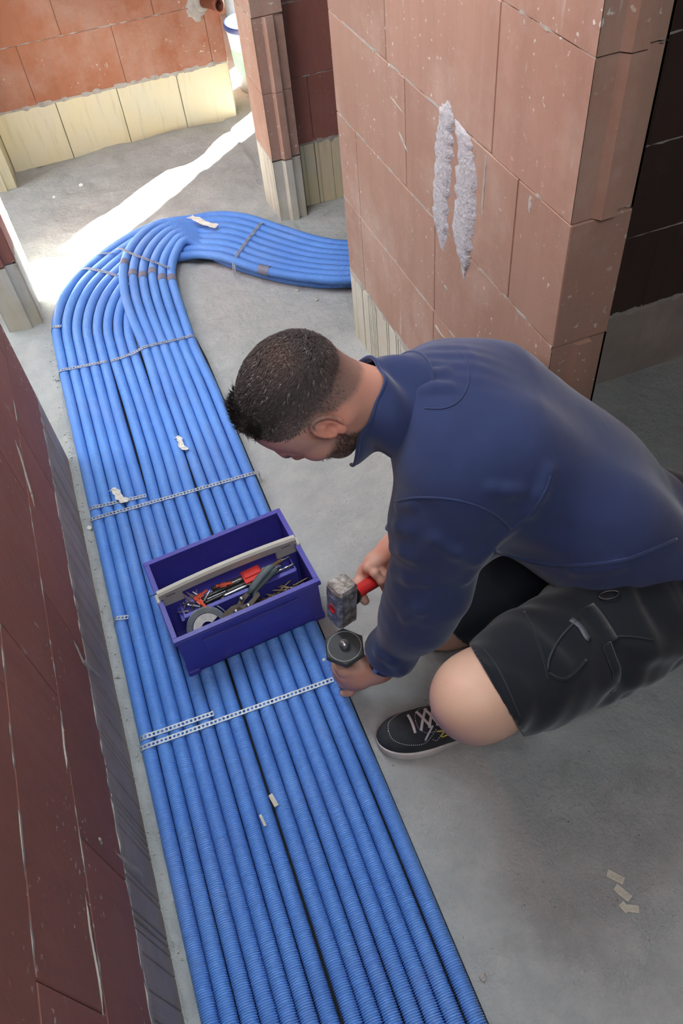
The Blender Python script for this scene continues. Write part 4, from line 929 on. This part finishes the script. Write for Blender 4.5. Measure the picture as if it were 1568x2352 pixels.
# hollow for the neck and trims
j.half(LWR - FA * .026, FA, .003) if False else None
def trim(gr, p, n, rad, lo, hi):
    sl, (x, y, z) = gr.sub(lo, hi); n = unit(n); d = ((x - p[0]) * n[0] + (y - p[1]) * n[1] + (z - p[2]) * n[2])
    r_ = np.sqrt((x - p[0]) ** 2 + (y - p[1]) ** 2 + (z - p[2]) ** 2); d = np.where(r_ < rad, d, -1).astype(np.float32); gr.F[sl] = np.maximum(gr.F[sl], d)
trim(j, LWR - FA * .074, FA, .12, LWR - .14, LWR + .14)
trim(j, RWR + unit(REL - RWR) * .030, RWR - REL, .10, RWR - .12, RWR + .12)
HEM_P = np.array([.69, .60, .490]); HEM_N = unit([.20, .05, -.97])
sl, (x, y, z) = j.sub((.52, .50, .05), (1.2, 1.3, .6)); hd = (x - HEM_P[0]) * HEM_N[0] + (y - HEM_P[1]) * HEM_N[1] + (z - HEM_P[2]) * HEM_N[2]
hn2 = unit([-.42, .05, -1.]); hd = np.minimum(hd, (x - HEM_P[0]) * hn2[0] + (y - HEM_P[1]) * hn2[1] + (z - HEM_P[2]) * hn2[2])
j.F[sl] = np.maximum(j.F[sl], hd.astype(np.float32))
sl, (x, y, z) = j.sub((.66, .95, 0), (1.2, 1.3, 1.)); j.F[sl] = np.maximum(j.F[sl], np.minimum(x - .700, y - .980).astype(np.float32) + 0 * z.astype(np.float32))
# neck opening
NA = unit(hw(np.array([-.004, -.10, 0.])) - NECK)
JV, JQ = j.mesh()
ML = np.array(man.location)
jac = obj('pullover', JV - ML, JQ, M['navy'], man, True); jac['label'] = 'navy blue half-zip pullover'
jbvh = BVHTree.FromPolygons(JV.tolist(), JQ.tolist())
def hit(bvh, px, py):
    r_ = ray(px, py); q = bvh.ray_cast(Vector(CAM), Vector(r_ / np.linalg.norm(r_))); return (np.array(q[0]), np.array(q[1])) if q[0] is not None else (None, None)
def on_surface(bvh, pxs, step=.006, off=.0006):
    out = []
    pp = np.array(pxs, float); d = np.r_[0, np.cumsum(np.linalg.norm(np.diff(pp, axis=0), axis=1))]
    pp = spline(np.c_[pp, np.zeros(len(pp))], 6.0)[:, :2]
    for a in pp:
        p_, n_ = hit(bvh, *a)
        if p_ is not None: out.append((p_ + n_ * off, n_))
    return out
def seam(bvh, pxs, r, mt, name, parent, label=None, off=.0004):
    q = on_surface(bvh, pxs, off=off)
    if len(q) < 3: print('seam failed', name); return
    P = np.array([a for a, _ in q]); P = spline(P[::2] if len(P) > 8 else P, .006); V, F = tube(P, r, 6); o = obj(name, V - ML, F, mt, parent, True)
    if label: o['label'] = label
    return o
def ribbon(bvh, pxs, wd, mt, name, parent, off=.0015, label=None, thick=.0012):
    q = on_surface(bvh, pxs, off=off); P = np.array([a for a, _ in q]); N_ = np.array([b for _, b in q])
    if len(P) < 3: print('ribbon failed', name); return
    T = np.gradient(P, axis=0); T /= np.linalg.norm(T, axis=1)[:, None] + 1e-9; Sd = np.cross(N_, T); Sd /= np.linalg.norm(Sd, axis=1)[:, None] + 1e-9
    V = np.stack([P - Sd * wd / 2, P + Sd * wd / 2], 1).reshape(-1, 3); F = [(2 * k, 2 * k + 1, 2 * k + 3, 2 * k + 2) for k in range(len(P) - 1)]
    o = obj(name, V - ML, F, mt, parent, True); md = o.modifiers.new('solid', 'SOLIDIFY'); md.thickness = thick; md.offset = 0
    if label: o['label'] = label
    return o
seam(jbvh, [(905, 1152), (960, 1143), (1030, 1146), (1090, 1160), (1140, 1185), (1172, 1215)], .0022, M['navy'], 'armhole_seam', jac)
seam(jbvh, [(1172, 1215), (1215, 1180), (1250, 1130), (1266, 1085)], .0018, M['navy'], 'side_seam', jac)
seam(jbvh, [(975, 938), (1020, 938), (1055, 920), (1075, 880), (1072, 830), (1050, 805)], .0014, M['navy'], 'yoke_seam', jac)
seam(jbvh, [(1135, 1264), (1200, 1284), (1300, 1298), (1420, 1288), (1490, 1264), (1558, 1236)], .003, M['navy'], 'hem_band', jac)
# ribbed hem band
bd = []
# collar: open stand-up collar with a turned front flap
t_ = np.linspace(0, 1, 34); CB = NECK + NA * .020; NBk = unit(np.array([0, 0, 1.]) - NA * NA[2]); NLt = np.cross(NA, NBk); NLt = NLt if NLt[1] < 0 else -NLt
rows = []
for s_ in np.linspace(0, 1, 9):
    ringp = []
    for q in np.linspace(-1, 1, 64):
        th = q * 2.62                                     # 0 = back of the neck, +-2.6 = open front
        wob = .013 * math.sin(th * 3.1 + 1.2 + 4 * s_) * math.sin(math.pi * min(1, s_ * 1.1)) + .008 * math.sin(th * 1.7 - .6) * s_ * (1 - s_) * 3 + .005 * math.sin(th * 6.5 + 5 * s_) * s_
        rad = .083 - .010 * s_ + .016 * (1 - s_) ** 3 + wob + .018 * max(0, abs(th) - 1.5) * s_
        p_ = CB + NA * (.062 * s_ + .020 * math.sin(th * .5) ** 2 * s_ + .016 * math.sin(th) ** 2 * s_) + NBk * rad * math.cos(th) * 1.0 + NLt * rad * math.sin(th) * .98 + np.array([.008, 0, -.036]) * s_ * float(smoothstep(1.75, 2.62, abs(th))) + NA * -.020 * (1 - s_) ** 2
        ringp.append(p_)
    rows.append(ringp)
R_ = np.array(rows); V = R_.reshape(-1, 3); nr, nc = R_.shape[:2]
F = [(i * nc + k, i * nc + k + 1, (i + 1) * nc + k + 1, (i + 1) * nc + k) for i in range(nr - 1) for k in range(nc - 1)]
col = obj('collar', V - ML, F, M['navy'], jac, True); md = col.modifiers.new('solid', 'SOLIDIFY'); md.thickness = .005; md.offset = 0; md2 = col.modifiers.new('sub', 'SUBSURF'); md2.levels = 1; md2.render_levels = 1
V, F = tube(R_[-1], .0034, 8); obj('collar_edge', V - ML, F, M['navy'], jac, True)
V, F = tube(R_[0] + (R_[1] - R_[0]) * .2, .0042, 8); obj('collar_seam', V - ML, F, M['navy'], jac, True)

# ---- shorts
s = Grid((.28, .40, .03), (1.18, 1.16, .62), .0052)
LTH = unit(LKN - LHIP); RTH = unit(RKN - RHIP)
s.chain([(LHIP + np.array([.04, .0, .0]), .128), (LHIP + (LKN - LHIP) * .35, .112), (LHIP + (LKN - LHIP) * .7, .094), (LKN, .089)], .05)
s.chain([(RHIP + np.array([.02, 0, 0]), .118), (RHIP + (RKN - RHIP) * .5, .100), (RKN, .084)], .05)
s.ell((.90, .72, .34), (.15, .16, .12), .07); s.ell((1.0, .73, .31), (.12, .14, .12), .07)
s.cone(LHIP + (LKN - LHIP) * .2 + np.array([0, -.01, -.05]), LHIP + (LKN - LHIP) * .75 + np.array([0, -.015, -.035]), .085, .070, .05)
def sfold(x, y, z):
    t = (x - LHIP[0]) * LTH[0] + (y - LHIP[1]) * LTH[1] + (z - LHIP[2]) * LTH[2]
    f = .004 * np.sin(t * 60 + z * 40 + 2 * np.sin(y * 30)) * np.exp(-((y - .58) / .10) ** 2); f = f + .004 * np.sin(x * 50 + z * 75) * np.exp(-((x - .66) / .10) ** 2)
    f = f + .0012 * np.sin(x * 90 - z * 60 + y * 35) * (x < .75); return f
s.add(sfold)
trim(s, LKN - LTH * .042, LTH, .20, LKN - .22, LKN + .22) if False else None
sl, (x, y, z) = s.sub((.2, .3, 0), (.62, .80, .62)); hn_ = unit(np.cross(ray(1083, 1490), ray(1190, 1672))); hn_ = hn_ if hn_[0] < 0 else -hn_; d_ = (x - CAM[0]) * hn_[0] + (y - CAM[1]) * hn_[1] + (z - CAM[2]) * hn_[2]; m_ = (y < .745) | (z > .30)
s.F[sl] = np.where(m_, np.maximum(s.F[sl], d_), s.F[sl]).astype(np.float32)
sl, (x, y, z) = s.sub((.2, .745, 0), (.62, 1.2, .62)); d_ = (x - RKN[0]) * RTH[0] + (y - RKN[1]) * RTH[1] + (z - RKN[2]) * RTH[2] + .052; s.F[sl] = np.maximum(s.F[sl], d_).astype(np.float32)
SV, SQ = s.mesh()
sho = obj('shorts', SV - ML, SQ, M['shorts'], man, True); sho['label'] = 'black work shorts with cargo pocket'
sbvh = BVHTree.FromPolygons(SV.tolist(), SQ.tolist())
M['reflect'] = simple('reflective_grey', S(88, 94, 102), .6); M['thread'] = simple('dark_thread', S(46, 50, 56), .8)
ribbon(sbvh, [(1310, 1423), (1332, 1440), (1345, 1462), (1352, 1468)], .011, M['reflect'], 'reflective_strip', sho, label='grey reflective strip')
seam(sbvh, [(1110, 1490), (1140, 1530), (1170, 1590), (1195, 1650)], .0014, M['thread'], 'hem_stitch', sho)
seam(sbvh, [(1203, 1405), (1225, 1450), (1250, 1520), (1258, 1560)], .0016, M['shorts'], 'leg_seam', sho)
seam(sbvh, [(1330, 1420), (1290, 1460), (1262, 1510), (1258, 1545)], .0022, M['thread'], 'pocket_edge', sho)
seam(sbvh, [(1258, 1545), (1290, 1560), (1320, 1545), (1350, 1510)], .0022, M['shorts'], 'pocket_bottom', sho)
seam(sbvh, [(1405, 1462), (1450, 1462), (1500, 1470)], .0018, M['thread'], 'back_pocket_edge', sho)
ribbon(sbvh, [(1345, 1395), (1365, 1420), (1385, 1450), (1400, 1475)], .030, M['shorts'], 'pocket_flap', sho, .004, None, .003)
p0, n0 = hit(sbvh, 1398, 1372)
if p0 is not None:
    a = np.linspace(0, 2 * math.pi, 24); B_ = basis(n0, (0, 0, 1)); clip = [p0 + n0 * .008 + B_[:, 0] * .017 * math.cos(t) + B_[:, 1] * .008 * math.sin(t) for t in a]
    V, F = tube(clip, .0020, 8); o = obj('snap_hook', V - ML, F, M['dark_steel'], sho, True); o['label'] = 'small steel snap hook'
# dangling pocket strap
q = []
for px, py in [(1388, 1478), (1400, 1510), (1410, 1545)]:
    p_, n_ = hit(sbvh, px, py); q.append(p_ + n_ * .006) if p_ is not None else None
if len(q) >= 2:
    q.append(q[-1] + np.array([.004, -.004, -.06])); P = spline(np.array(q), .008); V, F = tube(P, .009, 8, True, .25); obj('strap_tab', V - ML, F, M['shorts'], sho, True)

# ---- shoes
M['suede'] = simple('dark_suede', S(50, 54, 58), .9, 0, .18, 40, .35, 700, .0006, (S(110, 112, 116), .68, .80, 60)); M['sole'] = simple('pale_sole', S(220, 216, 212), .6, 0, .06, 60, .2, 200, .001, (S(130, 124, 118), .6, .75, 60)); M['lace'] = simple('grey_lace', S(224, 226, 228), .8, 0, .08, 300)
M['yellow'] = simple('yellow_trim', S(226, 214, 60), .6)
def half_w(s_):  # outline of the sole, s 0 heel .. .296 toe
    t = np.clip(s_ / .296, 0, 1); return .036 * np.sqrt(np.clip(1 - ((t - .12) / .125) ** 2, 0, 1)) * (t < .12) + (t >= .12) * np.where(t < .70, .036 + .015 * smoothstep(.30, .68, t) - .004 * np.exp(-((t - .38) / .12) ** 2), .051 * np.sqrt(np.clip(1 - ((t - .68) / .322) ** 2.3, 0, 1)))
def make_shoe(heel, toe):
    F_ = unit(np.array([*(np.array(toe) - heel)[:2], 0])); W_ = np.array([-F_[1], F_[0], 0]); Mx = np.stack([F_, W_, [0, 0, 1.]], 1); O = np.array([heel[0], heel[1], .001])
    to = lambda V: np.asarray(V) @ Mx.T + O
    gs = Grid((-.02, -.065, 0.012), (.312, .065, .135), .0024)
    gs.ell((.222, -.002, .030), (.074, .0475, .043), .02); gs.ell((.150, 0, .040), (.085, .0405, .052), .03); gs.ell((.052, 0, .045), (.055, .0365, .062), .03)
    gs.cone((.060, 0, .07), (.066, 0, .108), .036, .038, .03); gs.cone((.10, 0, .075), (.17, 0, .055), .034, .030, .03)
    gs.cone((.066, 0, .085), (.072, 0, .16), .030, .034, .006, 'd'); gs.half((0, 0, .018), (0, 0, -1), .002)
    UV, UQ = gs.mesh(); sh = obj('shoe', to(UV) - ML, UQ, M['suede'], man, True)
    ss = np.r_[0, np.linspace(.004, .292, 40), .296]; hw_ = half_w(ss); hw_[0] = hw_[-1] = .004; mid_ = -.004 * np.sin(ss / .296 * 3.1) * 0
    out = [(a, b + c) for a, b, c in zip(ss, hw_, mid_)] + [(a, -b + c) for a, b, c in zip(ss[::-1], hw_[::-1], mid_[::-1])]; out = np.array(out)
    rise = lambda q: .006 * smoothstep(.20, .296, q)
    lay = [(0.002, .94), (.004, 1.0), (.018, 1.02), (.028, 1.0), (.030, .93)]; V = []; nn = len(out); cen = np.array([.15, 0])
    for zl, sc in lay: V += [(*(cen + (o_ - cen) * np.array([1 - (1 - sc) * .35, sc])), zl + rise(o_[0])) for o_ in out]
    Fq = [(i * nn + k, i * nn + (k + 1) % nn, (i + 1) * nn + (k + 1) % nn, (i + 1) * nn + k) for i in range(len(lay) - 1) for k in range(nn)] + [tuple(range(nn)), tuple((len(lay) - 1) * nn + k for k in range(nn))[::-1]]
    so = obj('sole', to(V) - ML, [f[::-1] for f in Fq], M['sole'], sh, False); so['label'] = 'pale grey rubber sole'
    bv = BVHTree.FromPolygons(UV.tolist(), UQ.tolist())
    def top(s_, w_):
        q = bv.ray_cast(Vector((s_, w_, .3)), Vector((0, 0, -1))); return np.array(q[0]) + np.array(q[1]) * .0012 if q[0] is not None else None
    def line(pts, r_, mt, nm, flat=1., par=sh):
        q = [top(*p_) for p_ in spline(np.c_[np.array(pts), np.zeros(len(pts))], .004)[:, :2]]; q = [p_ for p_ in q if p_ is not None]
        if len(q) > 2:
            V, F = tube(to(np.array(q)), r_, 6, True, flat); return obj(nm, V - ML, F, mt, par, True)
    for k, s0 in enumerate((.218, .199, .181, .163)):
        for sg in (1, -1):
            if k == 0 and sg < 0: continue
            line([(s0, -.022 * sg), (s0 - (.010 if k else .004), 0), (s0 - (.022 if k else .006), .022 * sg)], .0034, M['lace'], 'lace', .45)
    line([(.172, .020), (.184, .030), (.194, .038)], .0022, M['lace'], 'lace')
    def stitch(pts):
        P = spline(np.c_[np.array(pts), np.zeros(len(pts))], .0022)[:, :2]; prt = []
        for k in range(0, len(P) - 1, 2):
            p_, q_ = top(*P[k]), top(*P[k + 1])
            if p_ is not None and q_ is not None: prt.append(tube(np.array([p_, q_]), .0007, 4))
        return prt
    pr = []
    for sg in (1, -1):
        pr += stitch([(.268, 0), (.262, .020 * sg), (.240, .034 * sg), (.215, .040 * sg), (.195, .041 * sg), (.180, .036 * sg), (.165, .026 * sg)])
        pr += stitch([(.206, 0), (.203, .016 * sg), (.192, .027 * sg), (.178, .030 * sg), (.150, .031 * sg)]); pr += stitch([(.178, .040 * sg), (.170, .042 * sg), (.160, .038 * sg), (.148, .032 * sg)]) + stitch([(.150, .039 * sg), (.135, .036 * sg), (.125, .030 * sg)])
    V, F = cat(*pr); st = obj('stitching', to(V) - ML, F, M['lace'], sh); st['kind'] = 'stuff'
    for sg in (1, -1):
        a = [np.array((.118, .0365 * sg)), np.array((.128, .041 * sg)), np.array((.105, .040 * sg))]
        line([(.166, .031 * sg), (.152, .034 * sg), (.160, .0395 * sg), (.138, .0385 * sg)], .0014, M['yellow'], 'yellow_trim')
    return sh
sh1 = make_shoe(np.array([.498, .668, 0]), np.array([.203, .722, 0])); sh1['label'] = 'dark suede safety shoe with grey laces'
sh2 = make_shoe(np.array([.905, .905, 0]), np.array([.61, .905, 0])) if False else None
# ---- watch on the left wrist
wa = unit(LWR - LEL); WB = basis(wa, (0, 0, 1)); wc = LWR - wa * .040; a = np.linspace(0, 2 * math.pi, 36, endpoint=False); V = []
for r_, h_ in ((.0305, -.010), (.0345, -.009), (.0345, .009), (.0305, .010)): V += [wc + WB[:, 0] * r_ * math.cos(t) + WB[:, 1] * r_ * math.sin(t) + wa * h_ for t in a]
F = [(i * 36 + k, i * 36 + (k + 1) % 36, ((i + 1) % 4) * 36 + (k + 1) % 36, ((i + 1) % 4) * 36 + k) for i in range(4) for k in range(36)]
M['watch'] = simple('navy_rubber', S(40, 50, 110), .45); wt = obj('watch', np.array(V) - ML, F, M['watch'], man, True); wt['label'] = 'dark blue wrist strap with a steel buckle'
vd = unit(unit(CAM - wc) - wa * (unit(CAM - wc) @ wa)); V, F = xf(box((0, 0, 0), (.016, .012, .005), .0015), basis(vd, wa), wc + vd * .0355 + np.cross(wa, vd) * .004); obj('buckle', V - ML, F, M['steel'], wt)
# ---- finger nails
M['nail'] = simple('nail', S(214, 170, 150), .35)
# ------------------------------------------------------------------ chisel with hand guard, hammer
ch = empty('chisel', tuple(CH_C)); tag(ch, 'steel chisel with black hexagonal rubber hand guard standing upright in his left hand', 'chisel')
CB_ = basis(cax, (1, 0, 0)); C0_ = CH_C
pt = lambda VF: (VF[0] @ CB_.T, VF[1])
M['rubber'] = simple('black_rubber', S(58, 62, 64), .6, 0, .12, 50, .15, 300, .0005, (S(96, 98, 98), .6, .78, 40))
V, F = pt(lathe([(.0, .0), (.004, .0), (.009, .03), (.009, .206), (.0105, .212), (.0115, .220), (.009, .226), (.0, .228)], 20)); o = obj('shank', V, F, M['steel'], ch, True)
V, F = pt(lathe([(.0105, .055), (.0125, .058), (.0125, .185), (.016, .198), (.0105, .20)], 20)); obj('grip', V, F, M['rubber'], ch, True)
hx = [(math.cos(math.radians(60 * k + 14)), math.sin(math.radians(60 * k + 14))) for k in range(6)]; R6 = .0475; V = []
for r_, z in ((R6 * .9, .196), (R6, .199), (R6, .206), (R6 * .93, .210)): V += [(x * r_, y * r_, z) for x, y in hx]
F = [(i * 6 + k, i * 6 + (k + 1) % 6, (i + 1) * 6 + (k + 1) % 6, (i + 1) * 6 + k) for i in range(3) for k in range(6)] + [tuple(range(6))[::-1], tuple(18 + k for k in range(6))]
V, F = pt((np.array(V), F)); obj('hand_guard', V, F, M['rubber'], ch)
V, F = pt(tube([(.0365 * math.cos(t), .0365 * math.sin(t), .2102) for t in np.linspace(0, 2 * math.pi, 49)], .0009, 6, False)); M['pale_line'] = simple('pale_ring', S(170, 172, 170), .5); o = obj('ring', V, F, M['pale_line'], ch, True)
hm = empty('hammer', tuple(HH)); tag(hm, 'club hammer with worn steel head and red handle held in his right hand', 'hammer')
t = NT('worn_steel'); v = t.objc(); colr = t.ramp(t.noise(60, 5, .7, v), [(.28, S(74, 68, 62)), (.46, S(142, 136, 130)), (.62, S(196, 192, 186))]); t.color(colr).set(rough=.45, metal=.55); t.bump(t.noise(120, 4, .7, v), .5, .002); M['hammer_steel'] = t.m
M['red_handle'] = simple('red_handle', S(196, 40, 40), .45, 0, .1, 30, 0, 100, .001, (S(90, 30, 30), .6, .8, 60))
hd_ax = unit(np.array([-.26, -.10, -1.0]) - hax * (np.array([-.26, -.10, -1.0]) @ hax)); hs = np.cross(hax, hd_ax); HB_ = np.stack([hax, hs, hd_ax], 1)
V = []; w2, c_ = .0265, .0075; oc = [(-w2, -w2 + c_), (-w2 + c_, -w2), (w2 - c_, -w2), (w2, -w2 + c_), (w2, w2 - c_), (w2 - c_, w2), (-w2 + c_, w2), (-w2, w2 - c_)]
for zz, sc in ((-.060, .84), (-.053, 1.), (.053, 1.), (.060, .84)): V += [(x * sc, y * sc, zz) for x, y in oc]
F = [(i * 8 + k, i * 8 + (k + 1) % 8, (i + 1) * 8 + (k + 1) % 8, (i + 1) * 8 + k) for i in range(3) for k in range(8)] + [tuple(range(8))[::-1], tuple(24 + k for k in range(8))]
V, F = xf((np.array(V), F), HB_); obj('head', V, F, M['hammer_steel'], hm)
V, F = xf(lathe([(.0, .0), (.0115, .0), (.0125, .0012), (.0095, .0014), (.0095, .0008)], 20), np.stack([hs, hd_ax, -hax], 1), -hax * .0266 + hd_ax * .004); o = obj('eye_ring', V, F, M['red_handle'], hm, True); o['label'] = 'worn red ring round the handle eye'
V, F = xf(box((0, 0, 0), (.016, .009, .0006)), np.stack([hs, hd_ax, -hax], 1), -hax * .0268 - hd_ax * .030); obj('stamp', V, F, M['steel'], hm)
P = [(s_, 0, 0) for s_ in (.018, .030, .045, .062, .085, .11, .14, .165, .19, .20)]; rr_ = [.021, .0215, .0165, .0155, .0165, .0150, .0145, .0155, .0165, .012]
V, F = tube(np.array(P), rr_, 16, True, .78); V, F = xf((V, F), np.stack([hax, hs, np.cross(hax, hs)], 1)); obj('handle', V, F, M['red_handle'], hm, True)
V, F = tube(np.array([(.0225, 0, 0), (.030, 0, 0), (.040, 0, 0)]), [.0235, .0235, .019], 16, True, .85); V, F = xf((V, F), np.stack([hax, hs, np.cross(hax, hs)], 1)); o = obj('collar', V, F, M['black'], hm, True); o['label'] = 'black collar where handle meets head'
